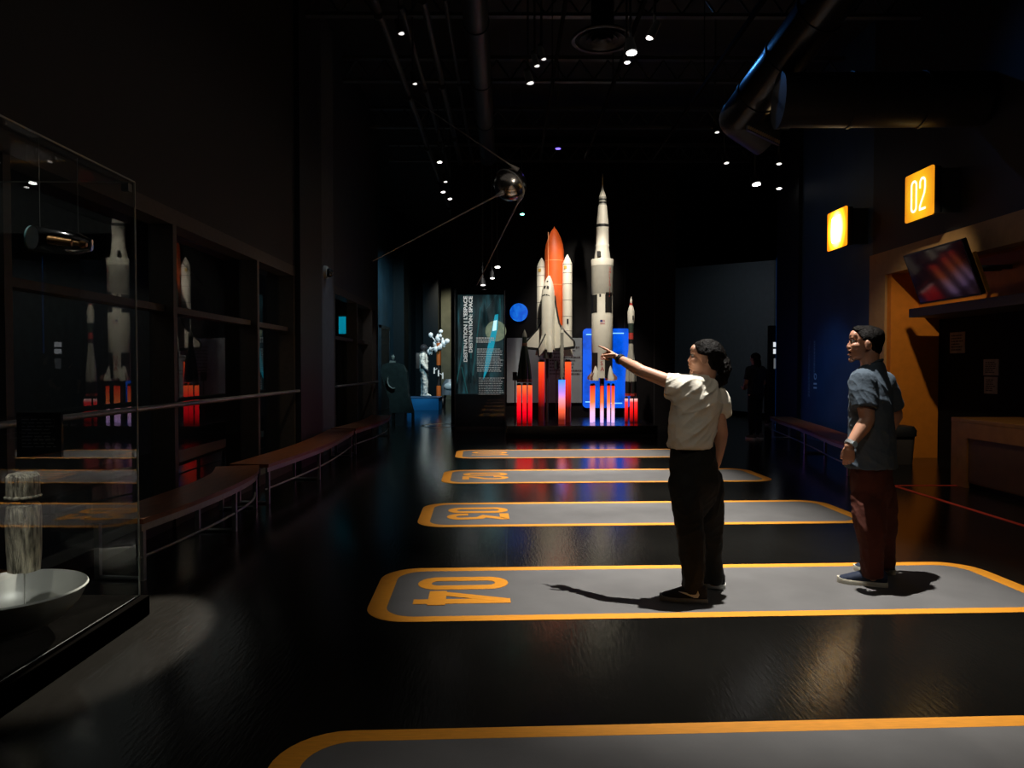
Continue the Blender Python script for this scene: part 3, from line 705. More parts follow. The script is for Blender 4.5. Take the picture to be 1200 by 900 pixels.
# hanging flask
c = at(72, 283, 3.65)
t = thing('glass_flask', 'clear glass flask hung sideways high inside the glass case', 'flask', tuple(c))
bm = BM()
prof = [(-.145, .0), (-.143, .058), (-.12, .062), (0.0, .064), (.08, .055), (.12, .036), (.142, .03), (.145, .0)]
n = 28; R = []
ax = Vector((1, .1, -.12)).normalized(); u, v = frame_of(ax)
for s, r in prof: R.append([bm.verts.new(c + ax * s + (u * math.cos(2 * PI * k / n) + v * math.sin(2 * PI * k / n)) * max(r, .0005)) for k in range(n)])
for a, b in zip(R, R[1:]):
    for i in range(n): j = (i + 1) % n; bm.faces.new((a[i], a[j], b[j], b[i]))
bm.faces.new(R[0][::-1]); bm.faces.new(R[-1]); obj('vessel', bm, glass_mat('flask_glass', (0.90, 0.93, 0.93), 1.7, 0.12, 2.2), t)
bm = BM(); cyl(bm, c + ax * -.146, c + ax * -.138, .059, n=28); obj('end_cap', bm, mat('teal_cap', (0.10, 0.22, 0.24), 0.4), t)
bm = BM(); cyl(bm, c + ax * -.06, c + ax * .05, .022, .018, n=16); ball(bm, c + ax * .1, .02); cyl(bm, c + ax * .06, c + ax * .12, .012, n=10); obj('core', bm, mat('copper_core', (0.45, 0.22, 0.08), 0.35, 0.7), t)
bm = BM(); cyl(bm, c + ax * -.1 + Vector((0, 0, .06)), c + ax * -.1 + Vector((0, 0, TZ - c.z)), .0012, n=6); cyl(bm, c + ax * .08 + Vector((0, 0, .05)), c + ax * .08 + Vector((0, 0, TZ - c.z)), .0012, n=6); obj('wire', bm, M_alu, t)

# ------------------------------------------------------------------ hanging satellite
c = at(598, 216, 12.5); R0 = 0.285
t = thing('hanging_satellite', 'polished metal sphere satellite with long whip antennas hanging overhead', 'satellite', tuple(c))
bm = BM(); ball(bm, c, R0, n=4); obj('sphere', bm, mat('polished_aluminium', (0.55, 0.52, 0.48), 0.22, 1.0, var=0.12, vscale=3), t)
tilt = Vector((0.5, 0.35, 0.55)).normalized()
bm = BM(); u, v = frame_of(tilt); pts = [c + (u * math.cos(a) + v * math.sin(a)) * (R0 + .004) for a in [2 * PI * k / 48 for k in range(49)]]; tube(bm, pts, 0.013, 8); obj('joint_ring', bm, M_alu, t)
tips = [at(437, 306, 11.2), at(478, 112, 12.3), at(559, 334, 14.0)]
roots = [at(587, 228, 12.28), at(607, 200, 12.35), at(611, 230, 12.45)]
for a, b in zip(roots, tips):
    d = (b - a).normalized(); s = c + (a - c).normalized() * R0
    bm = BM(); cyl(bm, s, s + d * .16, .045, .016, n=14); cyl(bm, s + d * .15, b, .014, .007, n=10); obj('antenna', bm, mat('antenna_metal', (0.42, 0.38, 0.34), 0.4, 0.6), t)
bm = BM(); cyl(bm, c + Vector((0, 0, R0)), (c.x, c.y, CZ - .003), .003, n=6); obj('wire', bm, M_steel, t)

# ------------------------------------------------------------------ rocket display
s16 = 16.0 / F
def zr(y, D=16.0): return at(650, y, D).z
def xr(x, D=16.0): return at(x, 430, D).x
M_rw = mat('rocket_white', (0.74, 0.72, 0.62), 0.5, var=0.05, vscale=6)
M_rb = mat('rocket_black', (0.01, 0.01, 0.01), 0.5)
M_rg = mat('rocket_grey', (0.40, 0.39, 0.34), 0.5, var=0.06)
M_ro = mat('tank_orange', (0.74, 0.115, 0.018), 0.5, var=0.08, vscale=5)
M_red = mat('marking_red', (0.5, 0.05, 0.04), 0.5)
M_noz = mat('nozzle_metal', (0.05, 0.045, 0.04), 0.4, 0.6)
BT = at(650, 499, 15.0).z
t = thing('display_platform', 'low black platform carrying the rocket models', 'platform', (1.55, 16.3, 0))
bm = BM(); box(bm, xr(593, 15.0), xr(771, 15.0), 15.0, 17.6, 0.0, BT, 0.006); obj('platform', bm, mat('platform_gloss_black', (0.008, 0.008, 0.009), 0.18, var=0.2), t, False)
bm = BM(); box(bm, xr(593, 15.0) + .05, xr(771, 15.0) - .05, 14.985, 15.0, 0.0, 0.05); obj('kick', bm, M_black, t, False)
RED = [(0.0, (0.02, 0, 0)), (0.25, (0.35, 0.004, 0.002)), (0.7, (0.75, 0.035, 0.008)), (1.0, (0.85, 0.10, 0.02))]
HOT = [(0.0, (0.62, 0.38, 0.85)), (0.3, (0.80, 0.42, 0.62)), (0.55, (0.85, 0.17, 0.04)), (1.0, (0.72, 0.022, 0.006))]
SCAR = [(0.0, (0.12, 0.0, 0.0)), (0.3, (0.75, 0.0, 0.01)), (0.7, (1.0, 0.02, 0.015)), (1.0, (1.0, 0.13, 0.03))]
SOY = [(0.0, (0.03, 0.0, 0.0)), (0.5, (0.8, 0.005, 0.005)), (0.85, (0.9, 0.04, 0.04)), (1.0, (1.0, 0.55, 0.5))]
BLU2 = [(0.0, (0.1, 0.008, 0.004)), (0.25, (0.8, 0.10, 0.04)), (0.5, (0.75, 0.25, 0.3)), (0.72, (0.35, 0.2, 0.85)), (1.0, (0.03, 0.25, 1.0))]
def flames(t, spots_, r, ytop, stops, name, es=1.6, D=16.0, ybot=None):
    zt = zr(ytop, D)
    zb = BT if ybot is None else zr(ybot, D)
    base = root_loc(t).z
    m = flame_mat(name, stops, zb - base, zt - base, es)
    for (x, y) in spots_:
        bm = BM(); cyl(bm, (x, y, BT), (x, y, zt), r, n=20); obj('exhaust_tube', bm, m, t)
        bm = BM(); cyl(bm, (x, y, zt), (x, y, zt + .05), r * 1.05, r * .7, n=20); obj('nozzle', bm, M_noz, t)

# moon rocket (tallest)
X, Y = xr(705.5), 16.0
t = thing('moon_rocket', 'tallest white rocket with black bands and a flag, five lit exhaust tubes', 'rocket model', (X, Y, BT), 'rocket models on the platform')
def prof(l): return [(zr(y), r * s16) for y, r in l]
bm = BM(); lathe(bm, (X, Y), prof([(443, 12.1), (413, 12.1), (412.6, 12.3), (368, 12.3), (367.5, 12.1), (345, 12.1)]), 48); obj('first_stage', bm, M_rw, t)
bm = BM(); lathe(bm, (X, Y), prof([(345, 12.3), (344, 12.8), (304.5, 12.8), (304, 11.8)]), 48); obj('second_stage', bm, M_rg, t)
bm = BM(); lathe(bm, (X, Y), prof([(312, 13.0), (304.5, 13.0), (304, 12.6)]), 48); obj('interstage_ring', bm, M_rw, t)
bm = BM(); lathe(bm, (X, Y), prof([(304, 9.6), (290, 7.5), (289, 7.8), (287, 7.8), (286, 7.2), (268, 7.2), (267, 7.5), (266, 7.5)]), 40); obj('third_stage', bm, M_rw, t)
bm = BM(); lathe(bm, (X, Y), prof([(266.5, 7.55), (263.2, 7.55)]), 40); obj('black_band', bm, M_rb, t)
bm = BM(); lathe(bm, (X, Y), prof([(263.2, 7.2), (262, 7.0), (241, 5.0), (240.5, 4.4)]), 40); obj('adapter_cone', bm, M_rw, t)
bm = BM(); lathe(bm, (X, Y), prof([(240.5, 4.5), (239, 4.5), (238.8, 4.0), (237, 4.0), (236.8, 4.4), (232.5, 4.3), (232, 4.5), (231, 4.5)]), 40); obj('service_module', bm, M_rg, t)
for (ya, yb) in ((238.9, 236.9), (235.2, 233.4)):
    bm = BM(); lathe(bm, (X, Y), prof([(ya, 4.55), (yb, 4.55)]), 40); obj('dark_ring', bm, M_rb, t)
bm = BM(); lathe(bm, (X, Y), prof([(231, 4.3), (227, 3.0), (223, 1.6), (219, 0.9), (215, .65), (205, .5), (203, .1)]), 24); obj('escape_tower', bm, M_rw, t)
def patch(t, y0, y1, r, a0, a1, m, name='black_panel', k=8):
    bm = BM(); r = r * s16; z0, z1 = zr(y0), zr(y1); rows = []
    for rr in (r + .002, r - .012):
        rows.append([[bm.verts.new((X + rr * math.cos(math.radians(a0 + (a1 - a0) * i / k)), Y + rr * math.sin(math.radians(a0 + (a1 - a0) * i / k)), z)) for i in range(k + 1)] for z in (z0, z1)])
    (a, b), (c3, d3) = rows
    for i in range(k): bm.faces.new((a[i], a[i + 1], b[i + 1], b[i])); bm.faces.new((c3[i], d3[i], d3[i + 1], c3[i + 1])); bm.faces.new((a[i], c3[i], c3[i + 1], a[i + 1])); bm.faces.new((b[i], b[i + 1], d3[i + 1], d3[i]))
    bm.faces.new((a[0], b[0], d3[0], c3[0])); bm.faces.new((a[k], c3[k], d3[k], b[k])); obj(name, bm, m, t)
# angles: -90 faces the hall
for (a0, a1) in ((180, 234), (279, 327), (345, 360), (0, 150)): patch(t, 367, 346, 12.25, a0, a1, M_rb)
patch(t, 345.9, 343.6, 12.9, 282, 318, M_rb); patch(t, 349, 345.5, 12.25, 247, 256, M_rb)
for (a0, a1) in ((190, 238), (278, 335)): patch(t, 443, 413.5, 12.25, a0, a1, M_rb)
bm = BM(); extrude_poly(bm, [(X - 7.8 * s16, Y - 12.3 * s16 * .98, zr(y)) for y in (302, 296)] + [(X - 5 * s16, Y - 6 * s16, zr(296)), (X - 5 * s16, Y - 8 * s16, zr(302))], Vector((.06, 0, 0))); obj('vent_fairing', bm, M_rb, t, False)
# flag and red lettering following the skin
def skin(a, z, r): return Vector((X + r * math.cos(a), Y + r * math.sin(a), z))
rr = 12.36 * s16
for i in range(7):
    bm = BM(); z0 = zr(380.5) + i * .0128; arcp = [math.radians(252 + k * 5) for k in range(6)]
    extr = [skin(a, z0, rr) for a in arcp] + [skin(a, z0 + .0128, rr) for a in arcp[::-1]]
    if i % 2 == 0: obj_m = M_red
    else: obj_m = M_white
    extrude_poly(bm, extr, Vector((0, -.003, 0))); obj('flag_stripe', bm, obj_m, t, False)
bm = BM(); arcp = [math.radians(252 + k * 4) for k in range(4)]
extrude_poly(bm, [skin(a, zr(380.5) + .05, rr + .004) for a in arcp] + [skin(a, zr(380.5) + .092, rr + .004) for a in arcp[::-1]], Vector((0, -.003, 0))); obj('flag_canton', bm, mat('flag_blue', (0.02, 0.03, 0.2), .5), t, False)
def vert_letters(body, a, ztop, size, rad, mm):
    for k, chh in enumerate(body):
        p = skin(math.radians(a), ztop - (k + 1) * size * .95, rad); tx = Vector((-math.sin(math.radians(a)), math.cos(math.radians(a)), 0)); nn = Vector((math.cos(math.radians(a)), math.sin(math.radians(a)), 0))
        bm = text_mesh(chh, size, basis(p - tx * size * .3, tx, (0, 0, 1), nn), .002); obj('letter', bm, mm, t, False)
vert_letters('UNITED', 304, zr(313.5), .075, 12.95 * s16, M_red); vert_letters('STATES', 304, zr(313.5) - .075 * 6 * .95 - .03, .035, 12.95 * s16, M_red)
vert_letters('USA', 263, zr(415), .13, 12.35 * s16, M_red)
for a in (45, 135, 225, 315):
    d = Vector((math.cos(math.radians(a)), math.sin(math.radians(a)), 0)); sd = Vector((-d.y, d.x, 0)); c0 = Vector((X, Y, 0)) + d * 10.5 * s16
    bm = BM(); loft(bm, [(c0 + d * .05 + Vector((0, 0, zr(446))), d * .085, sd * .085), (c0 + d * .05 + Vector((0, 0, zr(442))), d * .085, sd * .085), (c0 + Vector((0, 0, zr(428))), d * .03, sd * .03)], 20); obj('engine_fairing', bm, M_rw, t)
    bm = BM(); q = c0 + d * .08
    extrude_poly(bm, [q + Vector((0, 0, zr(445))) - sd * .006, q + d * .13 + Vector((0, 0, zr(445))) - sd * .006, q + d * .13 + Vector((0, 0, zr(441.5))) - sd * .006, q + d * .0 + Vector((0, 0, zr(436))) - sd * .006], sd * .012); obj('fin', bm, mat('fin_rust', (0.28, 0.13, 0.09), .5), t, False)
bm = BM(); lathe(bm, (X, Y), [(BT, .05), (zr(443), .05)], 20); obj('support_post', bm, M_rb, t)
off = 9.3 * s16
flames(t, [(X - 12.8 * s16, Y - .1), (X - 9.2 * s16, Y + .12), (X - .8 * s16, Y - .12), (X + 8.6 * s16, Y + .1), (X + 12.3 * s16, Y - .1)], 1.95 * s16, 452, HOT, 'flame_moon', 1.5)

# shuttle stack
S = s16 * 2.62                      # metres of the real craft -> model units (about 1:20)
tc0 = Vector((xr(650), 16.15, 0)); yw = math.radians(-28)
RZ = Matrix.Rotation(yw, 3, 'Z')
t = thing('shuttle_stack', 'winged shuttle on orange tank with two white boosters, red exhaust tubes', 'rocket model', (tc0.x, tc0.y, BT), 'rocket models on the platform')
bm = BM(); lathe(bm, tc0, prof([(402, 2), (400, 8), (396, 11.0), (390, 11.3), (300, 11.3), (293, 11.2), (285, 10.0), (277, 7.4), (270, 4.2), (267, 2.0), (266, .7), (264, .3)]), 48); obj('external_tank', bm, M_ro, t)
bm = BM()
for yy in (305, 333.5): lathe(bm, tc0, prof([(yy + .4, 11.45), (yy - .4, 11.45)]), 48)
obj('tank_seam', bm, mat('tank_seam_orange', (0.85, 0.32, 0.12), .5), t)
bm = BM(); dseam = RZ @ Vector((-.25, -1, 0)).normalized(); q = tc0 + dseam * 11.4 * s16; box(bm, q.x - .008, q.x + .008, q.y - .012, q.y + .008, zr(395), zr(272)); obj('feed_line', bm, mat('tank_seam_orange', (0.85, 0.32, 0.12), .5), t, False)
for sgn in (-1, 1):
    c0 = tc0 + RZ @ Vector((sgn * 16.6 * s16, 0, 0))
    dy = 0 if sgn > 0 else 1.5
    bm = BM(); lathe(bm, c0, prof([(417.5 - dy, 7.4), (415 - dy, 7.2), (409, 5.7), (309 + dy, 5.6), (304 + dy, 3.6), (299 + dy, 1.0), (298 + dy, .2)]), 36); obj('solid_booster', bm, M_rw, t)
    for yy in (310, 320, 333, 352, 371, 388, 404):
        bm = BM(); lathe(bm, c0, prof([(yy + dy + .22, 5.78), (yy + dy - .22, 5.78)]), 36); obj('booster_joint', bm, mat('joint_grey', (0.15, 0.14, 0.13), .5), t)
    bm = BM(); a = math.radians(-115); rb = 5.7 * s16; pc = Vector((c0.x + rb * math.cos(a), c0.y + rb * math.sin(a), zr(313.5 + dy))); box(bm, pc.x - .035, pc.x + .03, pc.y - .006, pc.y + .02, pc.z - .04, pc.z + .03); obj('booster_decal', bm, mat('decal_ochre', (0.55, 0.36, 0.05), .5), t, False)
    if sgn > 0:
        bm = BM(); box(bm, c0.x - .02, c0.x + .02, c0.y - rb - .01, c0.y - rb + .02, zr(380), zr(374)); obj('booster_camera_mark', bm, M_rb, t, False)
    xx = c0.x + (.02 if sgn > 0 else .0)
    flames(t, [(xx, c0.y)], 3.7 * s16, 424, RED, 'flame_booster%d' % (sgn > 0), 1.3, ybot=478)
# orbiter in its own axes: a across, b up, c outwards (its back)
oc = tc0 + RZ @ Vector((0, -1, 0)) * (11.3 * s16 + 2.4 * S)
ea = RZ @ Vector((1, 0, 0)); ec = RZ @ Vector((0, -1, 0)); eb = Vector((0, 0, 1))
zb = zr(416.5, 15.75)
def ob(a, b, c): return oc + ea * a * S + eb * b * S + ec * c * S - Vector((0, 0, oc.z)) + Vector((0, 0, zb))
def orb_loft(rows, m, name, e=3.0, n=32):
    bm = BM(); loft(bm, [(ob(0, b, c), ea * w * S, ec * h * S) for b, c, w, h in rows], n, e); return obj(name, bm, m, t)
orb_loft([(2.6, 0, 2.6, 2.5), (5, 0, 2.75, 2.7), (14, 0, 2.75, 2.7), (26, 0, 2.75, 2.7), (28.5, -.1, 2.6, 2.5), (30.5, -.35, 2.2, 2.05), (32.4, -.65, 1.7, 1.45), (34, -.9, 1.15, .95), (35, -1.05, .6, .5), (35.4, -1.1, .2, .2)], M_rw, 'fuselage', 2.8)
bm = BM()
for a in (-1, 1):
    extrude_poly(bm, [ob(a * .25, 29.5, 2.05), ob(a * 1.25, 29.2, 1.95), ob(a * 1.1, 30.5, 1.55), ob(a * .25, 30.7, 1.7)], ec * .25 * S)
for a in (-1, 1): extrude_poly(bm, [ob(a * .2, 26.9, 2.55), ob(a * 1.7, 26.4, 2.3), ob(a * 1.8, 25.9, 2.25), ob(a * .2, 26.4, 2.6)], ec * .2 * S)
extrude_poly(bm, [ob(-.4, 32.4, .75), ob(.4, 32.4, .75), ob(.4, 33, .4), ob(-.4, 33, .4)], ec * .2 * S)
obj('cockpit_windows', bm, M_rb, t, False)
bm = BM(); 
for b in (9, 14, 19, 24): box(bm, -2.2 * S, 2.2 * S, -.02, .01, -.003, .003)
bm.free()
def wing(sg):
    P_ = [(sg * 2.4, 26.5), (sg * 2.9, 22), (sg * 4.4, 14.5), (sg * 5.6, 12.2), (sg * 11.6, 6.2), (sg * 11.9, 4.6), (sg * 11.4, 3.0), (sg * 2.4, 2.0)]
    bm = BM(); extrude_poly(bm, [ob(a, b, -2.3) for a, b in P_], ec * .55 * S); obj('wing', bm, M_rw, t, False)
    bm = BM()
    for (a0, b0), (a1, b1) in zip(P_[:6], P_[1:7]): cyl(bm, ob(a0, b0, -2.0), ob(a1, b1, -2.0), .42 * S, n=10)
    obj('leading_edge', bm, M_rb, t)
    bm = BM(); extrude_poly(bm, [ob(sg * 2.6, 2.0, -2.3), ob(sg * 11.4, 2.9, -2.3), ob(sg * 11.3, 4.0, -2.3), ob(sg * 2.6, 3.2, -2.3)], ec * .7 * S); obj('elevon', bm, M_rb, t, False)
    bm = BM(); loft(bm, [(ob(sg * 1.7, 1.4, 1.6), ea * 1.2 * S, ec * 1.2 * S), (ob(sg * 1.7, 5, 1.9), ea * 1.35 * S, ec * 1.35 * S), (ob(sg * 1.5, 8.5, 1.9), ea * .8 * S, ec * .7 * S)], 20, 2.5); obj('engine_pod', bm, M_rw, t)
for sg in (-1, 1): wing(sg)
bm = BM(); extrude_poly(bm, [ob(-.2, 9.5, 2.3), ob(-.2, 3.6, 2.3), ob(-.2, -.6, 9.4), ob(-.2, 2.8, 10.0)], ea * .4 * S); obj('tail_fin', bm, M_rw, t, False)
bm = BM(); cyl(bm, ob(0, 9.5, 2.4), ob(0, 2.8, 10.0), .28 * S, n=10); cyl(bm, ob(0, 2.8, 10.0), ob(0, -.6, 9.4), .28 * S, n=10); cyl(bm, ob(0, 1.6, 5.0), ob(0, -.6, 9.4), .3 * S, n=10); obj('fin_edge', bm, M_rb, t)
for a, c in ((-1.3, -.4), (1.3, -.4), (0, 1.4)):
    bm = BM(); cyl(bm, ob(a, -1.4, c), ob(a, 2.6, c), 1.15 * S, .6 * S, n=20); obj('main_engine', bm, M_noz, t)
bm = BM(); cyl(bm, (oc.x, oc.y + .25, BT), (oc.x, oc.y + .25, zb + 3 * S), .03); obj('support_post', bm, M_rb, t)

# slim grey rocket in front
X, Y = xr(658.5, 15.5), 15.5
t = thing('slim_rocket', 'slim grey rocket with a single blue and pink exhaust tube', 'rocket model', (X, Y, BT), 'rocket models on the platform')
s15 = 15.5 / F
def prof15(l): return [(zr(y, 15.5), r * s15) for y, r in l]
bm = BM(); lathe(bm, (X, Y), prof15([(443, 2.6), (440, 2.2), (405, 2.2), (404, 1.8), (390, 1.8), (386, 1.5), (383, .9), (381, .2)]), 24); obj('body', bm, mat('olive_grey_rocket', (0.22, 0.22, 0.19), .5, var=.1), t)
bm = BM(); lathe(bm, (X, Y), prof15([(390, 2.0), (386.5, 2.0)]), 24); obj('nose_band', bm, M_rw, t)
flames(t, [(X, Y)], 4.0 * s15, 445, BLU2, 'flame_blue', 1.6, 15.5, 492)

# dark green first-satellite rocket
X, Y = xr(614.7, 15.6), 15.6; s156 = 15.6 / F
def prof156(l, k=1): return [(zr(y, 15.6), r * s156) for y, r in l]
t = thing('booster_cluster_rocket', 'small dark green tapered rocket with bright red exhaust tubes', 'rocket model', (X, Y, BT), 'rocket models on the platform')
bm = BM(); lathe(bm, (X, Y), prof156([(446, 3.4), (410, 3.2), (404, 2.6), (395, 2.8), (394, 2.8)]), 24); obj('core_stage', bm, mat('soviet_green', (0.03, 0.05, 0.04), .45), t)
bm = BM(); lathe(bm, (X, Y), prof156([(395, 2.9), (391, 2.2), (387, .5), (386, .1)]), 24); obj('nose_cone', bm, M_rg, t)
bm = BM(); lathe(bm, (X, Y), prof156([(405.5, 3.0), (402, 3.0)]), 24); obj('rust_band', bm, mat('fin_rust', (0.28, 0.13, 0.09), .5), t)
for a in (0, 90, 180, 270):
    d = Vector((math.cos(math.radians(a + 12)), math.sin(math.radians(a + 12)), 0)); c0 = Vector((X, Y, 0))
    bm = BM(); limb(bm, [c0 + d * 6.0 * s156 + Vector((0, 0, zr(445, 15.6))), c0 + d * 4.8 * s156 + Vector((0, 0, zr(428, 15.6))), c0 + d * 3.0 * s156 + Vector((0, 0, zr(406, 15.6)))], [3.1 * s156, 2.5 * s156, .5 * s156], 18); obj('booster', bm, mat('soviet_green', (0.03, 0.05, 0.04), .45), t)
    bm = BM(); cyl(bm, c0 + d * 6.0 * s156 + Vector((0, 0, zr(448, 15.6))), c0 + d * 6 * s156 + Vector((0, 0, zr(444, 15.6))), 3.2 * s156, n=18); obj('booster_skirt', bm, mat('fin_rust', (0.28, 0.13, 0.09), .5), t)
flames(t, [(X - 6.5 * s156, Y), (X, Y - .02), (X + 6.5 * s156, Y)], 2.45 * s156, 451.5, SCAR, 'flame_scarlet', 1.5, 15.6)
bm = BM(); box(bm, X - 14 * s156, X - 8.5 * s156, Y + .1, Y + .2, zr(446, 15.6), zr(436, 15.6)); cyl(bm, (X - 11 * s156, Y + .15, BT), (X - 11 * s156, Y + .15, zr(446, 15.6)), .012); tag(obj('caption_box', bm, M_black, smooth=False), 'small black caption box on a post beside the green rocket', 'caption box')
bx_ = xr(652.5, 15.9)
bm = BM(); box(bm, bx_ - .05, bx_ + .05, 16.0, 16.08, zr(433, 15.9), zr(423, 15.9)); cyl(bm, (bx_, 16.04, BT), (bx_, 16.04, zr(433, 15.9)), .012); tag(obj('caption_box', bm, M_black, smooth=False), 'small black caption box on a post behind the slim grey rocket', 'caption box')

# banded crew rocket on the right
X, Y = xr(739.3), 16.0
t = thing('crew_rocket', 'narrow pale and dark banded rocket with round tip beside the tallest one', 'rocket model', (X, Y, BT), 'rocket models on the platform')
for nm, m, l in [('core_stage', M_rg, [(448, 3.2), (404, 2.9), (403, 2.7), (402.5, 2.7)]), ('black_band', M_rb, [(402.5, 2.9), (397.5, 2.9)]), ('red_band', M_red, [(397.5, 2.9), (390, 2.9)]),
                 ('dark_stage', mat('soviet_green', (0.03, 0.05, 0.04), .45), [(390, 3.0), (379, 3.3)]), ('fairing', M_rw, [(379, 3.5), (376, 4.0), (365, 4.1), (360, 2.7), (357.5, 1.6)]),
                 ('red_collar', M_red, [(357.5, 1.9), (355.5, 1.9)]), ('tip', M_rw, [(355.5, 1.0), (354, 1.2), (352, 1.3), (350.5, .8), (349, .5), (347.5, .15)])]:
    bm = BM(); lathe(bm, (X, Y), prof(l), 28); obj(nm, bm, m, t)
bm = BM(); box(bm, X + 1.0 * s16, X + 2.4 * s16, Y - 4.15 * s16, Y - 3 * s16, zr(375), zr(370)); obj('hatch', bm, M_rb, t, False)
for a in (20, 110, 200, 290):
    d = Vector((math.cos(math.radians(a)), math.sin(math.radians(a)), 0)); c0 = Vector((X, Y, 0))
    bm = BM(); limb(bm, [c0 + d * 4.4 * s16 + Vector((0, 0, zr(447))), c0 + d * 4.0 * s16 + Vector((0, 0, zr(430))), c0 + d * 3.0 * s16 + Vector((0, 0, zr(411)))], [2.7 * s16, 2.3 * s16, .5 * s16], 16); obj('booster', bm, M_rg, t)
    bm = BM(); cyl(bm, c0 + d * 4.4 * s16 + Vector((0, 0, zr(462))), c0 + d * 4.4 * s16 + Vector((0, 0, zr(447))), 2.75 * s16, n=18); obj('booster_skirt', bm, M_rb, t)
    bm = BM(); cyl(bm, c0 + d * 4.4 * s16 + Vector((0, 0, zr(464))), c0 + d * 4.4 * s16 + Vector((0, 0, zr(461))), 2.9 * s16, n=18); obj('skirt_band', bm, M_red, t)
flames(t, [(X - 5.6 * s16, Y - .05), (X + .1 * s16, Y - .08), (X + 5.6 * s16, Y - .05)], 1.95 * s16, 467, SOY, 'flame_crew', 1.3)

# backdrop of the display: grey text panel, blue lit panel, planets
t = thing('text_panel', 'grey text panel behind the shuttle model', 'panel', (xr(640, 18.1), 18.15, 0))
def rr_panel(x0, x1, y0, y1, D, r, th=.04):
    a, b = at(x0, y1, D), at(x1, y0, D); P_ = rrect(a.x, b.x, a.z, b.z, r, 8); bm = BM(); extrude_poly(bm, [(p[0], D, p[1]) for p in P_], Vector((0, th, 0))); return bm
obj('board', rr_panel(594, 682, 396, 472, 18.12, .02, .079), mat('slate_grey_panel', (0.22, 0.25, 0.27), .6, var=.1, vscale=2), t, False)
pa = at(644, 440, 18.1)
for k in range(9):
    bm = BM(); lines_of_print(bm, pa + Vector((0, 0, .083 * k)), Vector((1, 0, 0)), Vector((0, 0, 1)), .85, .083, 1, .003, Vector((0, -1, 0)), .35); obj('text_line', bm, mat('dark_print', (0.04, 0.03, 0.03), 0.8), t, False)
t = thing('blue_light_panel', 'glowing blue rounded panel behind the tallest rocket', 'light panel', (xr(711, 18.1), 18.12, 0))
bm = rr_panel(683, 739, 385, 478, 18.1, .099)
def blue_panel_mat():
    m = bpy.data.materials.new('blue_backlit_panel'); m.use_nodes = True; nt = m.node_tree; b = nt.nodes['Principled BSDF']; L = nt.links.new
    n = nt.nodes.new('ShaderNodeTexNoise'); n.inputs['Scale'].default_value = 2.6; n.inputs['Detail'].default_value = 5
    tc = nt.nodes.new('ShaderNodeTexCoord'); rp = nt.nodes.new('ShaderNodeValToRGB'); L(tc.outputs['Object'], n.inputs['Vector']); L(n.outputs['Fac'], rp.inputs['Fac'])
    rp.color_ramp.elements[0].position = .33; rp.color_ramp.elements[0].color = (0.0, 0.045, 0.42, 1); rp.color_ramp.elements[1].position = .55; rp.color_ramp.elements[1].color = (0.0, 0.105, 0.85, 1)
    L(rp.outputs['Color'], b.inputs['Emission Color']); b.inputs['Emission Strength'].default_value = .95; b.inputs['Base Color'].default_value = (0, 0.02, 0.1, 1); return m
obj('lit_board', bm, blue_panel_mat(), t, False)
bm = BM(); 
for (xa, xb, yy) in ((687, 694, 392), (718, 731, 390.5), (686, 694, 471), (716, 729, 472.5)):
    a, b = at(xa, yy + .5, 18.08), at(xb, yy - .5, 18.08); box(bm, a.x, b.x, 18.07, 18.1, a.z, b.z)
obj('light_line', bm, mat('pale_blue_lamp', (0.1, .2, .3), .3, emit=(0.25, 0.65, 1.0), es=1.4), t, False)
def planet(px, py, D, r, m, lab):
    c = at(px, py, D); bm = BM(); cyl(bm, c, c + Vector((0, .099, 0)), r, n=48)
    return tag(obj('planet_disc', bm, m), lab, 'planet disc', 'planet pictures behind the rockets')
def planet_mat(name, c0, c1, es):
    m = bpy.data.materials.new(name); m.use_nodes = True; nt = m.node_tree; b = nt.nodes['Principled BSDF']; L = nt.links.new
    n = nt.nodes.new('ShaderNodeTexNoise'); n.inputs['Scale'].default_value = 6; n.inputs['Detail'].default_value = 6; n.inputs['Distortion'].default_value = 1.2
    tc = nt.nodes.new('ShaderNodeTexCoord'); rp = nt.nodes.new('ShaderNodeValToRGB'); L(tc.outputs['Object'], n.inputs['Vector']); L(n.outputs['Fac'], rp.inputs['Fac'])
    rp.color_ramp.elements[0].position = .35; rp.color_ramp.elements[0].color = (*c0, 1); rp.color_ramp.elements[1].position = .65; rp.color_ramp.elements[1].color = (*c1, 1)
    L(rp.outputs['Color'], b.inputs['Emission Color']); b.inputs['Emission Strength'].default_value = es; b.inputs['Base Color'].default_value = (*c0, 1); return m
planet(608, 366, 18.1, 10.5 * 18.1 / F, planet_mat('blue_planet', (0.0, 0.06, 0.5), (0.01, 0.2, 0.8), .9), 'glowing blue planet disc between the lit text panel and the shuttle')

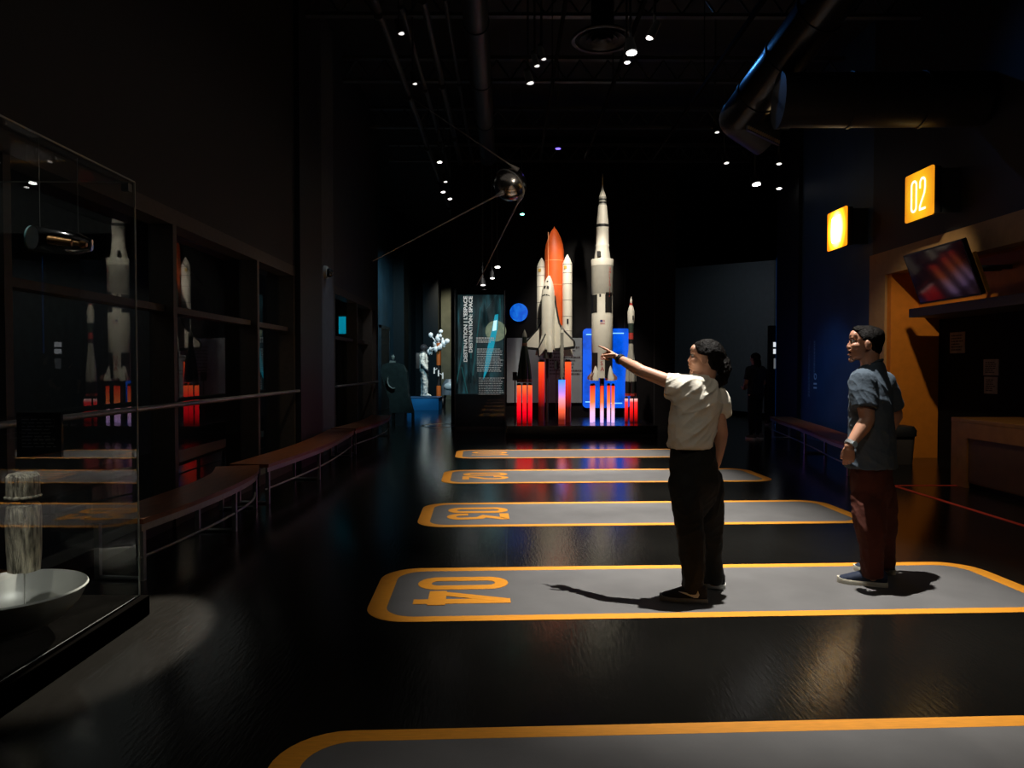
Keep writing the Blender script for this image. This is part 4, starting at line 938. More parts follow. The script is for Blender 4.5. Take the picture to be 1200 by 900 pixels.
# ------------------------------------------------------------------ lettered glass vitrine beside the rockets
va, vb = at(534, 502, 17.0), at(591, 345, 17.0)
vx0, vx1, vz0, vz1 = va.x, vb.x, at(534, 462, 17).z, at(560, 343, 17).z
t = thing('vitrine', 'lettered glass panel case with teal picture beside the rocket platform', 'vitrine', ((vx0 + vx1) / 2, 17.3, 0))
bm = BM(); box(bm, vx0, vx1, 17.02, 17.6, 0.05, vz0); obj('plinth', bm, mat('vitrine_plinth', (0.012, 0.016, 0.02), .3), t, False)
bm = BM(); box(bm, vx0, vx1, 17.0, 17.6, 0, .05); box(bm, vx0 - .03, vx0, 16.98, 17.6, 0, vz1 + .1); box(bm, vx1, vx1 + .02, 16.98, 17.6, 0, vz1 + .05); obj('frame', bm, M_black, t, False)
def teal_mat():
    m = bpy.data.materials.new('teal_picture'); m.use_nodes = True; nt = m.node_tree; b = nt.nodes['Principled BSDF']; L = nt.links.new
    tc = nt.nodes.new('ShaderNodeTexCoord'); mp = nt.nodes.new('ShaderNodeMapping'); mp.inputs['Rotation'].default_value = (0, .35, 0); mp.inputs['Scale'].default_value = (5, 1, .9)
    n = nt.nodes.new('ShaderNodeTexNoise'); n.inputs['Scale'].default_value = 2.2; n.inputs['Detail'].default_value = 5
    rp = nt.nodes.new('ShaderNodeValToRGB'); L(tc.outputs['Object'], mp.inputs['Vector']); L(mp.outputs['Vector'], n.inputs['Vector']); L(n.outputs['Fac'], rp.inputs['Fac'])
    e = rp.color_ramp.elements; e[0].position = .40; e[0].color = (0.006, 0.014, 0.017, 1); e[1].position = .78; e[1].color = (0.03, 0.15, 0.19, 1); k = e.new(.56); k.color = (0.018, 0.05, 0.058, 1)
    L(rp.outputs['Color'], b.inputs['Emission Color']); b.inputs['Emission Strength'].default_value = .55; b.inputs['Base Color'].default_value = (0.02, .03, .035, 1); return m
bm = BM(); box(bm, vx0 + .02, vx1 - .02, 17.5, 17.54, vz0, vz1); obj('lit_picture', bm, teal_mat(), t, False)
bm = BM(); extrude_poly(bm, [at(x, y, 17.44) for x, y in ((580, 369), (584, 368), (583, 385), (578, 410), (572, 433), (566, 446), (568, 430), (571, 408), (576, 388))], Vector((0, .02, 0))); obj('light_streak', bm, mat('cyan_streak', (0.05, .2, .25), .4, emit=(0.0, 0.36, 0.52), es=.75), t, False)
bm = BM(); extrude_poly(bm, [at(x, y, 17.42) for x, y in ((578.5, 376), (582.5, 375), (581.5, 387), (577, 388))], Vector((0, .02, 0))); obj('light_core', bm, mat('white_cyan_core', (0.3, .4, .4), .4, emit=(0.6, 0.95, 1.0), es=1.1), t, False)
bm = BM()
for pl in (((551, 364), (552, 420)), ((545, 392), (535, 450)), ((563, 360), (554, 440)), ((586, 350), (586, 372)), ((541, 430), (548, 462))):
    cyl(bm, at(*pl[0], 17.47), at(*pl[1], 17.47), .012, n=8)
obj('picture_bars', bm, mat('teal_bar', (0.02, .06, .07), .4, emit=(0.02, .12, .13), es=.5), t)
bm = BM(); c = at(581, 388, 17.465); cyl(bm, c, c + Vector((0, .02, 0)), 12.2 * 17.45 / F, n=48); obj('moon_picture', bm, planet_mat('pale_moon', (0.10, 0.13, 0.09), (0.20, 0.22, 0.14), .9), t)
bm = BM(); box(bm, vx0, vx1, 17.0, 17.01, .05, vz1 + .08); obj('glass_front', bm, M_glass, t, False)
M_let = mat('white_vinyl_letters', (0.75, 0.78, 0.78), .6, emit=(0.5, 0.55, 0.55), es=.18)  # weak glow put in for the spotlight falling on the letters
def vtext(body, px, ybot, ytop, D, wpx, m, par):
    size = wpx * D / F / .72; p = at(px, ybot, D); q = at(px, ytop, D); L_ = (q - p).length
    bm = text_mesh(body, size, basis((p.x, p.y, p.z), (0, 0, 1), (-1, 0, 0), (0, -1, 0)), .002, size * .035)
    zs = [v.co.z for v in bm.verts]; k = L_ / (max(zs) - min(zs)); z0 = min(zs)
    for v in bm.verts: v.co.z = p.z + (v.co.z - z0) * k
    return obj('lettering', bm, m, par, False)
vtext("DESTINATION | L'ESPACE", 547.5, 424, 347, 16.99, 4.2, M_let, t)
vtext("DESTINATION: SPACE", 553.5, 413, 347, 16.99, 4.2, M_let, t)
M_vp = mat('grey_vinyl_print', (0.55, 0.58, 0.58), .6, emit=(.3, .34, .34), es=.1)  # print given a fainter glow to look lit as well
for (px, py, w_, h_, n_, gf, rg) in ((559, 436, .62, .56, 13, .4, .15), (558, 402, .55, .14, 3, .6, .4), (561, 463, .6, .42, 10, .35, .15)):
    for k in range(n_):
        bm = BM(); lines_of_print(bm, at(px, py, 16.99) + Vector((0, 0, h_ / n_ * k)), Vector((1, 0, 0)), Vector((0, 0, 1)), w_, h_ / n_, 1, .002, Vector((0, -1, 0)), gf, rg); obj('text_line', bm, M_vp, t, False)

# ------------------------------------------------------------------ far left exhibits
def P_(x, y, D): return at(x, y, D)
# kiosk
c = at(463, 493, 19.5)
t = thing('wheel_console', 'dark teal upright console with round control ring on short legs', 'console', (c.x, c.y, 0))
k = 19.5 / F
bm = BM(); prof2 = [(446, 433), (449, 427), (455, 425), (465, 425), (472, 428), (476, 436), (477, 446), (478, 462), (484, 484), (458, 484), (456, 468), (450, 450), (447, 441)]
extrude_poly(bm, [at(x, y, 19.4) for x, y in prof2], Vector((0, .35, 0))); obj('shell', bm, mat('teal_shell', (0.07, 0.10, 0.105), .35, var=.2), t, False)
bm = BM()
for (x0, x1) in ((459, 461), (482, 484)): a = at(x0, 498, 19.4); b = at(x1, 484, 19.4); box(bm, a.x, b.x, 19.42, 19.7, 0, b.z)
obj('legs', bm, M_steel, t, False)
bm = BM(); cc = at(461, 446, 19.36); tube(bm, [cc + Vector((7 * k * math.cos(math.radians(a)), 0, 9 * k * math.sin(math.radians(a)))) for a in range(150, 290, 8)], .022); obj('control_ring', bm, mat('pale_ring', (.6, .62, .6), .4), t)
bm = BM(); a = at(460.5, 424, 19.5); box(bm, a.x - .08, a.x + .06, 19.45, 19.6, a.z - .05, a.z + .03); ball(bm, (a.x, 19.5, a.z + .12), (.05, .05, .07)); obj('camera_head', bm, mat('pale_ring', (.6, .62, .6), .4), t)
# blue plinth and spacesuit
a, b = at(477, 480, 24.3), at(514, 466, 24.3)
t = thing('blue_plinth', 'low bright blue plinth under the white spacesuit', 'plinth', ((a.x + b.x) / 2, 24.9, 0))
bm = BM(); box(bm, a.x, b.x, 24.3, 25.6, 0, b.z - .02); obj('body', bm, mat('plinth_blue', (0.02, 0.27, 0.66), .5), t, False)
bm = BM(); box(bm, a.x - .01, b.x + .01, 24.29, 25.61, b.z - .02, b.z); obj('top', bm, mat('plinth_top_blue', (0.03, 0.10, 0.22), .4), t, False)
pz = b.z + .008
sx, sy = at(497, 450, 24.8).x, 24.8
t = thing('spacesuit', 'white spacesuit standing on the low blue plinth', 'spacesuit', (sx, sy, pz))
V3 = Vector
def suit(dx, dy, z): return V3((sx + dx, sy + dy, pz + z))
bm = BM()
limb(bm, [suit(-.02, 0, .95), suit(-.02, .02, 1.2), suit(-.03, .02, 1.42)], [.155, .165, .14], 20)
limb(bm, [suit(-.04, .09, .9), suit(-.02, .09, .5), suit(-.04, .10, .12)], [.115, .10, .085]); limb(bm, [suit(.02, -.09, .9), suit(.06, -.10, .5), suit(.05, -.09, .12)], [.115, .10, .085])
limb(bm, [suit(-.02, .19, 1.42), suit(-.06, .24, 1.15), suit(.06, .24, .92)], [.09, .08, .065]); limb(bm, [suit(.0, -.17, 1.42), suit(-.02, -.23, 1.15), suit(.12, -.24, .95)], [.09, .08, .065])
for dx, dy in ((-.04, .10), (.05, -.09)): limb(bm, [suit(dx - .04, dy, .06), suit(dx + .15, dy, .05)], [.06, .055])
bm = remesh(bm, .02, 2); ripple(bm, .018, 14, 3); obj('suit_body', bm, mat('suit_white', (.72, .72, .66), .6, var=.2, vscale=12), t)
bm = BM(); ball(bm, suit(-.01, 0, 1.66), (.125, .125, .135), n=3); obj('helmet', bm, mat('helmet_dark', (.03, .03, .035), .12, spec=.8), t)
bm = BM(); lathe(bm, suit(-.02, 0, 0), [(pz + 1.50, .12), (pz + 1.55, .12)], 24); obj('neck_ring', bm, M_alu, t)
bm = BM(); box(bm, sx - .27, sx - .14, sy - .14, sy + .14, pz + .95, pz + 1.5, .03); obj('backpack', bm, mat('pack_grey', (.03, .03, .03), .6), t)
for dx, dy, zz in ((.15, -.25, .89), (.09, .24, .85)):
    bm = BM(); ball(bm, suit(dx, dy, zz), (.05, .05, .065)); obj('glove', bm, mat('glove_dark', (.02, .02, .025), .6), t)
# antenna instrument with orange mast
c = at(514, 430, 26.0)
t = thing('probe_model', 'white many-armed space probe on an orange mast behind the spacesuit', 'space probe', (c.x, c.y, 0))
kk = 26.0 / F
bm = BM(); a = at(511, 428, 26); b = at(516, 402, 26); cyl(bm, (c.x, 26, a.z), (c.x, 26, b.z), 2.6 * kk, n=20); obj('mast', bm, mat('mast_orange', (.42, .10, .015), .5), t)
bm = BM(); cyl(bm, (c.x, 26, 0), (c.x, 26, a.z), .06, n=16); obj('stand', bm, M_black, t)
bm = BM(); b2 = at(514, 468, 26); cyl(bm, (c.x, 26, .05), (c.x, 26, at(514, 452, 26).z), .085, n=16); obj('mast_base', bm, mat('mast_orange', (.42, .10, .015), .5), t)
random.seed(11)
for i in range(20):
    an = i * 2.4; rr_ = random.uniform(2, 11) * kk; zz = at(514, random.uniform(388, 413), 26).z
    p = V3((c.x + rr_ * math.cos(an), 26 + rr_ * .6 * math.sin(an), zz)); bm = BM()
    cyl(bm, (c.x, 26, at(514, 405, 26).z), p, .018, n=8); ball(bm, p, (.06 + random.random() * .05, .07, .07 + random.random() * .08), n=1)
    obj('instrument', bm, mat('probe_white', (.75, .76, .74), .45), t)
for i in range(3):
    p = at(509 + i * 5, 434 + i * 3, 25.9); bm = BM(); box(bm, p.x - .02, p.x + .02, 25.85, 25.95, p.z - .12, p.z + .1); cyl(bm, p, (c.x, 26, p.z + .1), .012, n=6); obj('sensor', bm, mat('probe_white', (.75, .76, .74), .45), t)
# small rover under a dome
c = at(527, 472, 26.9)
t = thing('rover_model', 'small dark rover with a pale dome beside the lettered vitrine', 'rover', (c.x, c.y, 0))
kk = 25.5 / F
bm = BM(); loft(bm, [((c.x, 26.9, .42), (.32, 0, 0), (0, .4, 0)), ((c.x, 26.9, .75), (.30, 0, 0), (0, .38, 0)), ((c.x, 26.9, 1.0), (.16, 0, 0), (0, .2, 0))], 24, 2.4); obj('hull', bm, mat('rover_slate', (.10, .13, .15), .4, var=.3), t)
bm = BM(); ball(bm, (c.x + .02, 26.6, .72), (.22, .14, .16), n=3); obj('dome', bm, mat('dome_pale', (.4, .48, .5), .15), t)
for dx in (-.24, .24):
    for dy in (-.3, .3):
        bm = BM(); cyl(bm, (c.x + dx - .05, 26.9 + dy, .17), (c.x + dx + .05, 26.9 + dy, .17), .17, n=20); obj('wheel', bm, M_black, t)
bm = BM()
for dx in (-.24, .24):
    for dy in (-.3, .3): cyl(bm, (c.x + dx, 26.9 + dy, .17), (c.x + dx * .5, 26.9 + dy * .5, .5), .03, n=8)
obj('suspension', bm, M_steel, t)
# pale flat ring on the floor
c = at(516, 499, 18.0); c = V3((at(514, 499, 17.9).x, 17.9, 0))
bm = BM(); n = 48
A = [[bm.verts.new((c.x + r * 0.43 * math.cos(2 * PI * i / n), c.y + r * .62 * math.sin(2 * PI * i / n), z)) for i in range(n)] for r, z in ((1, 0), (1, .004), (.84, .004), (.84, 0))]
for a, b in zip(A, A[1:] + A[:1]):
    for i in range(n): j = (i + 1) % n; bm.faces.new((a[i], a[j], b[j], b[i]))
tag(obj('floor_ring', bm, mat('pale_floor_ring', (.5, .5, .46), .5)), 'pale ring on the floor beside the lettered vitrine', 'floor ring')
# small glowing cyan panel on a stand behind the second window
c = at(403.5, 379, 13.9); cx_ = -3.75
p0, p1 = at(397, 391, 16.0), at(408, 371, 16.0)
t = thing('cyan_panel', 'small glowing cyan panel behind the farther window', 'monitor', ((p0.x + p1.x) / 2, 16.0, 0))
bm = BM(); box(bm, p0.x, p1.x, 16.0, 16.03, p0.z, p1.z); obj('screen', bm, mat('cyan_panel_glow', (0.02, .1, .12), .3, emit=(0.0, .50, .75), es=.9), t, False)
bm = BM(); box(bm, p0.x - .03, p1.x + .03, 16.03, 16.1, p0.z - .03, p1.z + .03); obj('bezel', bm, M_black, t, False)
bm = BM(); cyl(bm, ((p0.x + p1.x) / 2, 16.07, 0), ((p0.x + p1.x) / 2, 16.07, p0.z), .04); obj('stand', bm, M_black, t)
p0, p1 = at(406, 512, 15.2), at(409.5, 492, 15.2); px_ = -3.45
# wall text on the blue wall
t = thing('wall_text', 'faint vertical white lettering on the blue wall', 'lettering', (6.1, 14.3, 1.4))
bm = BM(); lines_of_print(bm, V3((6.099, 14.55, .85)), V3((0, 0, 1)), V3((0, 1, 0)), 1.15, .10, 2, .002, V3((-1, 0, 0)), .6, .1); obj('fine_lettering', bm, mat('blue_grey_print', (.16, .22, .3), .6), t, False)
bm = BM(); lines_of_print(bm, V3((6.099, 14.30, 1.28)), V3((0, 0, 1)), V3((0, 1, 0)), .75, .10, 1, .002, V3((-1, 0, 0)), .6, .1); obj('fine_lettering', bm, mat('blue_grey_print', (.16, .22, .3), .6), t, False)
for kq, (z, wd) in enumerate(((1.22, .10), (1.10, .05), (1.02, .05))):
    bm = BM()
    if kq == 0: M = basis((6.099, 14.36, z), (0, -1, 0), (0, 0, 1), (-1, 0, 0)); stroke(bm, arc(.06, .04, .05, .05, 0, 360, 20)[:-1], .025, M, .002, True)
    else: box(bm, 6.095, 6.1, 14.23, 14.37, z, z + .035)
    obj('bold_mark', bm, mat('bold_white', (.75, .8, .85), .6), t, False)
# wall end, its blue light put in as glow, and info screen
bm = BM(); box(bm, 6.04, 6.10, 16.22, 16.26, 0.0, 3.9); tag(obj('glowing_wall_edge', bm, mat('wall_edge_glow', (0, .05, .1), .3, emit=(0.0, 0.07, 0.32), es=.6), smooth=False), 'upright edge of the blue wall, its blue light put in as glow', 'wall edge')
a, b = at(904, 418, 17.6), at(917, 396, 17.6)
t = thing('info_screen', 'dark post screen showing two bright white blocks beside the blue strip', 'screen', ((a.x + b.x) / 2, 17.65, 0))
bm = BM(); box(bm, a.x - .06, b.x, 17.62, 17.7, 0.1, b.z + .3); obj('post', bm, M_black, t, False)
for yy in (404, 412):
    q0, q1 = at(906.5, yy + 2.6, 17.6), at(914.5, yy - 3, 17.6); bm = BM(); box(bm, q0.x, q1.x, 17.605, 17.62, q0.z, q1.z); obj('text_block', bm, mat('lit_white_block', (.3, .3, .3), .4, emit=(.9, .95, 1), es=.8), t, False)
q0, q1 = at(907, 432, 17.6), at(914, 420, 17.6); bm = BM(); box(bm, q0.x, q1.x, 17.605, 17.62, q0.z, q1.z); obj('picture_block', bm, mat('lit_grey_block', (.2, .2, .2), .4, emit=(.12, .13, .14), es=.8), t, False)
# overhead far lamps with cross glints
for (px, py, z, col, es, size, lab) in [(583, 313, 3.9, W, 10, .06, 'bright white spotlight low beside the shuttle booster'), (612, 251, 4.6, GRN, 8, .05, 'green spotlight just below the hanging sphere'),
                                        (577, 326, 3.9, W, 5, .05, 'small white spotlight below the bright one beside the shuttle'), (566, 334, 3.9, W, 2.5, .06, 'dim spotlight above the lettered vitrine')]:
    D = 16.6; p = at(px, py, D); make_spotlight(p, col, es, (0.1, -.3), lab, 'spotlights hung over the lettered vitrine', size)
# ------------------------------------------------------------------ people
def fl(x, y):
    p = at(x, y, 1.0); o = Vector((0, 0, CH)); d = p - o
    return o + d * (-CH / d.z)

def cloth(name, col, rough=0.85, var=0.12, bump=0.25, scale=22):
    return mat(name, col, rough, var=var, vscale=9, bump=bump, bscale=scale, spec=0.25)
M_skin = mat('skin', (0.52, 0.27, 0.17), 0.5, var=0.06, vscale=14, bump=0.03, bscale=120)
M_skin2 = mat('tan_skin', (0.42, 0.205, 0.125), 0.5, var=0.06, vscale=14, bump=0.03, bscale=120)
M_hair = mat('black_brown_hair', (0.0035, 0.0025, 0.002), 0.55, var=0.3, vscale=30, bump=0.5, bscale=70, stretch=(1, 1, 3), spec=.07)

def head_frame(c, fwd, up=Vector((0, 0, 1))):
    f = Vector(fwd).normalized(); l = up.cross(f).normalized(); u = f.cross(l).normalized()
    return Matrix(((f.x, l.x, u.x, c[0]), (f.y, l.y, u.y, c[1]), (f.z, l.z, u.z, c[2]), (0, 0, 0, 1)))

def head(bm, M, k=1.0, mouth=0.0, slim=1.0):
    R = M.to_3x3()
    def p(x, y, z): return M @ Vector((x * k, y * k * slim, z * k))
    def el(c, r, rz=0): ball(bm, p(*c), Vector(r) * k, R @ Matrix.Rotation(rz, 3, 'Y'), 3)
    el((-.012, 0, .028), (.098, .077 * slim, .088)); el((.028, 0, -.022), (.066, .062 * slim, .085)); el((.03, 0, -.072 - mouth * .4), (.056, .05 * slim, .036), .15)
    el((.074, 0, -.098 - mouth), (.022, .022, .018)); el((.070, 0, .05), (.032, .055 * slim, .042))
    limb(bm, [p(.087, 0, .020), p(.097, 0, -.008), p(.104, 0, -.026)], [.008 * k, .0095 * k, .0115 * k], 10)
    for s in (-1, 1):
        el((.095, s * .012, -.030), (.011, .008, .008)); el((.062, s * .046, -.020), (.030, .022, .024))
        limb(bm, [p(.092, s * .008, .034), p(.083, s * .042, .036)], [.010 * k, .009 * k], 8)
        el((-.006, s * .083, -.008), (.020, .010, .033), .2); el((.000, s * .085, -.020), (.011, .009, .015))
    limb(bm, [p(.092, -.020, -.052), p(.101, 0, -.050), p(.092, .020, -.052)], [.006 * k, .0078 * k, .006 * k], 8)
    limb(bm, [p(.086, -.018, -.064 - mouth), p(.096, 0, -.066 - mouth), p(.086, .018, -.064 - mouth)], [.006 * k, .0085 * k, .006 * k], 8)
    return p

def eyes_mouth(par, M, k, mouth, slim=1.0):
    def p(x, y, z): return M @ Vector((x * k, y * k * slim, z * k))
    for s in (-1, 1):
        bm = BM(); ball(bm, p(.0765, s * .031, .012), .0122 * k, n=3); e = obj('eye', bm, mat('eye_white', (.7, .68, .64), .25), par)
        bm = BM(); ball(bm, p(.0845, s * .033, .012), .0058 * k, n=2); obj('iris', bm, mat('iris_dark', (.02, .012, .008), .2), e)
        bm = BM(); limb(bm, [p(.098, s * .010, .045), p(.096, s * .026, .050), p(.080, s * .046, .044)], [.004 * k, .0045 * k, .003 * k], 8); obj('eyebrow', bm, M_hair, par)
    if mouth > 0:
        bm = BM(); ball(bm, p(.086, 0, -.057 - mouth * .5), (.010 * k, .016 * k, (.004 + mouth * .6) * k), M.to_3x3(), 2); obj('open_mouth', bm, mat('mouth_dark', (.08, .015, .012), .5), par)
        bm = BM(); box(bm, -.004 * k, .006 * k, -.012 * k, .012 * k, -.003 * k, .003 * k, .001); bmesh.ops.transform(bm, matrix=Matrix.Translation(p(.091, 0, -.0565) - M.translation) @ M, verts=bm.verts); obj('teeth', bm, mat('teeth', (.75, .72, .64), .3), par)

def hair_cap(M, k, line, extra=(), amp=.003, vox=.006, slim=1.0, grow=1.0):
    bm = BM(); R = M.to_3x3()
    def p(x, y, z): return M @ Vector((x * k, y * k * slim, z * k))
    ball(bm, p(-.014, 0, .034), Vector((.108 * grow, .085 * slim * grow, .094 * grow)) * k, R, 4)
    ball(bm, p(-.055, 0, -.02), Vector((.056, .066 * slim, .07)) * k, R, 3)
    for c, r in extra: ball(bm, p(*c), Vector(r) * k, R, 3)
    bm = remesh(bm, vox, 2); Mi = M.inverted()
    def f(z):
        for (z0, x0), (z1, x1) in zip(line, line[1:]):
            if z0 >= z >= z1: return x0 + (x1 - x0) * (z0 - z) / (z0 - z1 + 1e-9)
        return line[0][1] if z > line[0][0] else line[-1][1]
    for v in bm.verts:
        q = Mi @ v.co; z = q.z / k; x = q.x / k; over = x - f(z)
        if over > -.008:
            s = min(1.0, (over + .008) / .016); c = M @ Vector((-.014 * k, 0, .02 * k)); v.co = v.co.lerp(c + (v.co - c) * .80, s)
    for i in range(2): ripple(bm, amp, 60 + 40 * i, 2 + i, (1, 1, .35))
    return bm

def hand(bm, wrist, d, pn, lat, curls, k=1.0, spread=.0, thumb=(.55, .65, .35), thumb_curl=20):
    """d: along the hand, pn: palm normal, lat: towards the thumb side"""
    d = Vector(d).normalized(); lat = (Vector(lat) - d * Vector(lat).dot(d)).normalized(); pn0 = Vector(pn)
    pn = d.cross(lat); pn = pn if pn.dot(pn0) > 0 else -pn
    w = Vector(wrist)
    loft(bm, [(w - d * .015, lat * .025 * k, pn * .019 * k), (w + d * .03 * k, lat * .034 * k, pn * .016 * k), (w + d * .07 * k, lat * .041 * k, pn * .0145 * k), (w + d * .096 * k, lat * .038 * k, pn * .011 * k)], 20, 2.6)
    L = [(.043, .026, .021), (.047, .030, .022), (.043, .028, .021), (.034, .021, .018)]
    for i in range(4):
        o = (.030 - .0195 * i) * k
        p = w + d * (.092 - (.006 if i == 3 else 0)) * k + lat * o; ang = 0.0; P = [p - d * .02 * k]; Rr = [.0092 * k]
        P.append(p); Rr.append(.0092 * k)
        dd = (d + lat * spread * (1.5 - i)).normalized()
        for j in range(3):
            ang += math.radians(curls[i][j]); dj = (dd * math.cos(ang) + pn * math.sin(ang)).normalized()
            p = p + dj * L[i][j] * k; P.append(p); Rr.append((.0086 - .0009 * j - (.0008 if i == 3 else 0)) * k)
        limb(bm, P, Rr, 10)
    a = w + d * .022 * k + lat * .026 * k; P = [a - lat * .012 * k, a]; Rr = [.014 * k, .0135 * k]
    t = (d * thumb[0] + lat * thumb[1] + pn * thumb[2]).normalized()
    for j, (l, r) in enumerate(((.036, .011), (.031, .0098), (.024, .0085))):
        P.append(P[-1] + t * l * k); Rr.append(r * k)
        t = (t * math.cos(math.radians(thumb_curl)) + (d * .8 + pn * .5 - lat * .35).normalized() * math.sin(math.radians(thumb_curl))).normalized()
    limb(bm, P, Rr, 10)

def shoe(par, heel, toe, m_up, m_sole, mark=None, side=1, w=.048):
    heel, toe = Vector(heel), Vector(toe); d = (toe - heel); L = d.length; d.normalize(); l = Vector((0, 0, 1)).cross(d)
    up = Vector((0, 0, 1)); q = lambda s, z: heel + d * (s * L) + up * z
    o = BM(); loft(o, [(q(s, zz), l * ww, up * hh) for s, zz, ww, hh in ((.005, .055, .020, .030), (.05, .062, .033, .046), (.17, .066, .039, .060), (.33, .064, .041, .062), (.46, .054, .043, .050), (.62, .044, .046, .038), (.78, .036, .046, .028), (.92, .028, .036, .022), (.985, .024, .015, .012))], 24, 2.4)
    root = obj('shoe', o, m_up, par)
    o = BM(); R = []
    outl = [(-.01, .018), (0.0, .030), (.06, .038), (.2, .040), (.38, .040), (.58, .047), (.75, .050), (.88, .042), (.97, .026), (1.005, .008)]
    for zz, gr in ((0, .94), (.008, 1.0), (.026, 1.02), (.033, .97)):
        loop = [q(s * 1.0, zz) + l * ww * gr for s, ww in outl] + [q(s * 1.0, zz) - l * ww * gr for s, ww in outl[::-1]]
        if zz: loop = [pp + up * (.010 * max(0, ((pp - heel).dot(d) / L - .82)) / .18) for pp in loop]
        R.append([o.verts.new(pp) for pp in loop])
    n = len(R[0])
    for a, b in zip(R, R[1:]):
        for i in range(n): j = (i + 1) % n; o.faces.new((a[i], a[j], b[j], b[i]))
    o.faces.new(R[0][::-1]); o.faces.new(R[-1]); obj('sole', o, m_sole, root)
    o = BM(); loft(o, [(q(.24, .105), d * .050, l * .034), (q(.25, .128), d * .046, l * .036)], 20, 2.2); obj('collar', o, m_up, root)
    o = BM()
    for k in range(4): s = .36 + k * .07; tube(o, [q(s, .1 - k * .013 + .008) + l * .022, q(s + .005, .112 - k * .014 + .006), q(s, .1 - k * .013 + .008) - l * .022], .0035, 6)
    obj('laces', o, m_up, root)
    if mark:
        o = BM()
        pts = [(.20, .084), (.17, .060), (.20, .044), (.28, .042), (.40, .055), (.60, .074), (.40, .068), (.30, .060), (.235, .062)]
        base = [q(s, z) + l * side * (.047 if s < .5 else .048) for s, z in pts]
        extrude_poly(o, base, l * side * -.008); obj('side_mark', o, mark, root, False)
    return root

L3 = Vector
def norm(*a): return Vector(a).normalized()

# ---- the woman pointing
wf = norm(-.45, .9, 0); wl = L3((0, 0, 1)).cross(wf)
wt = (wl + L3((0, 0, .20))).normalized()
base = fl(812, 703); base.z = 0
per = thing('person', 'person in white polo shirt and black trousers pointing at the rockets', 'person', (1.15, 4.55, 0))
bm = BM()
HM = head_frame(at(826, 420, 4.58), (-.92, .39, .08)); hp = head(bm, HM, .93, 0.004, .96)
nb = at(822, 446, 4.57)
limb(bm, [HM @ L3((-.03, 0, -.05)), HM @ L3((-.028, 0, -.11)), nb, nb - L3((0, 0, .06))], [.052, .050, .054, .07], 18)
# pointing arm
sh, el, wr, tip = at(802, 454, 4.535), at(752, 435, 4.63), at(724, 419.5, 4.78), at(707, 409.5, 4.88)
limb(bm, [at(812, 455, 4.53), sh, sh.lerp(el, .5), el, el.lerp(wr, .25), el.lerp(wr, .6), wr], [.05, .048, .044, .039, .0405, .034, .025], 18)
hd = (tip - wr).normalized()
hand(bm, wr, hd, L3((.1, -.25, -1)), L3((-.2, -1, .5)), [(2, 4, 4), (62, 78, 45), (68, 82, 50), (66, 80, 50)], .92, 0, (.55, .35, .75), 25)
# hanging arm
sh2, el2, wr2 = at(839, 467, 4.63), at(846, 508, 4.60), at(840, 543, 4.68)
limb(bm, [at(834, 464, 4.6), sh2, sh2.lerp(el2, .5), el2, el2.lerp(wr2, .3), wr2], [.05, .046, .043, .039, .039, .026], 18)
hand(bm, wr2, norm(-.15, .45, -1), L3((-1, -.4, 0)), L3((-.3, 1, .2)), [(20, 25, 15)] * 4, .9)
# core under the clothes
limb(bm, [nb - L3((0, 0, .06)), at(818, 480, 4.57), at(814, 530, 4.57)], [.065, .085, .085], 20)
for a, b, c in ((at(804, 560, 4.52), at(809, 620, 4.48), at(813, 698, 4.44)), (at(828, 560, 4.64), at(832, 615, 4.68), at(836, 682, 4.69))): limb(bm, [a, b, c], [.05, .04, .030], 14)
bm = remesh(bm, .0048, 2); body = obj('body', bm, M_skin, per); 
eyes_mouth(body, HM, .93, 0, .96)
# hair with tied-back curls
hl = [(.092, .085), (.070, .064), (.035, .042), (.026, .018), (.022, -.028), (-.03, -.034), (-.09, -.045), (-.11, -.2)]
hb = hair_cap(HM, .95, hl, [], .0035, .006, .98, 1.03)
hair = obj('hair', hb, M_hair, body)
bm = BM(); P = [at(838, 409, 4.62), at(846, 417, 4.60), at(850, 430, 4.58), at(846, 445, 4.57), at(839, 456, 4.56)]
limb(bm, P, [.024, .034, .038, .033, .010], 16); ball(bm, at(842, 427, 4.57), .032); ball(bm, at(850, 421, 4.6), .022); ball(bm, at(840, 445, 4.56), .025)
bm = remesh(bm, .007, 1); ripple(bm, .012, 32, 5); ripple(bm, .006, 80, 1); obj('ponytail', bm, M_hair, hair)
bm = BM(); pc = at(838, 410, 4.62); q = (at(844, 416, 4.61) - pc).normalized(); u, v = frame_of(q); tube(bm, [pc + (u * math.cos(a) + v * math.sin(a)) * .03 for a in [2 * PI * i / 20 for i in range(21)]], .008, 8); obj('hair_tie', bm, M_black, hair)
# wristband
bm = BM(); wc = wr.lerp(el, .10); q = (el - wr).normalized(); u, v = frame_of(q)
for s in (-.006, .006): tube(bm, [wc + q * s + (u * math.cos(a) + v * math.sin(a)) * .029 for a in [2 * PI * i / 24 for i in range(25)]], .007, 8)
obj('wristband', bm, M_black, per)
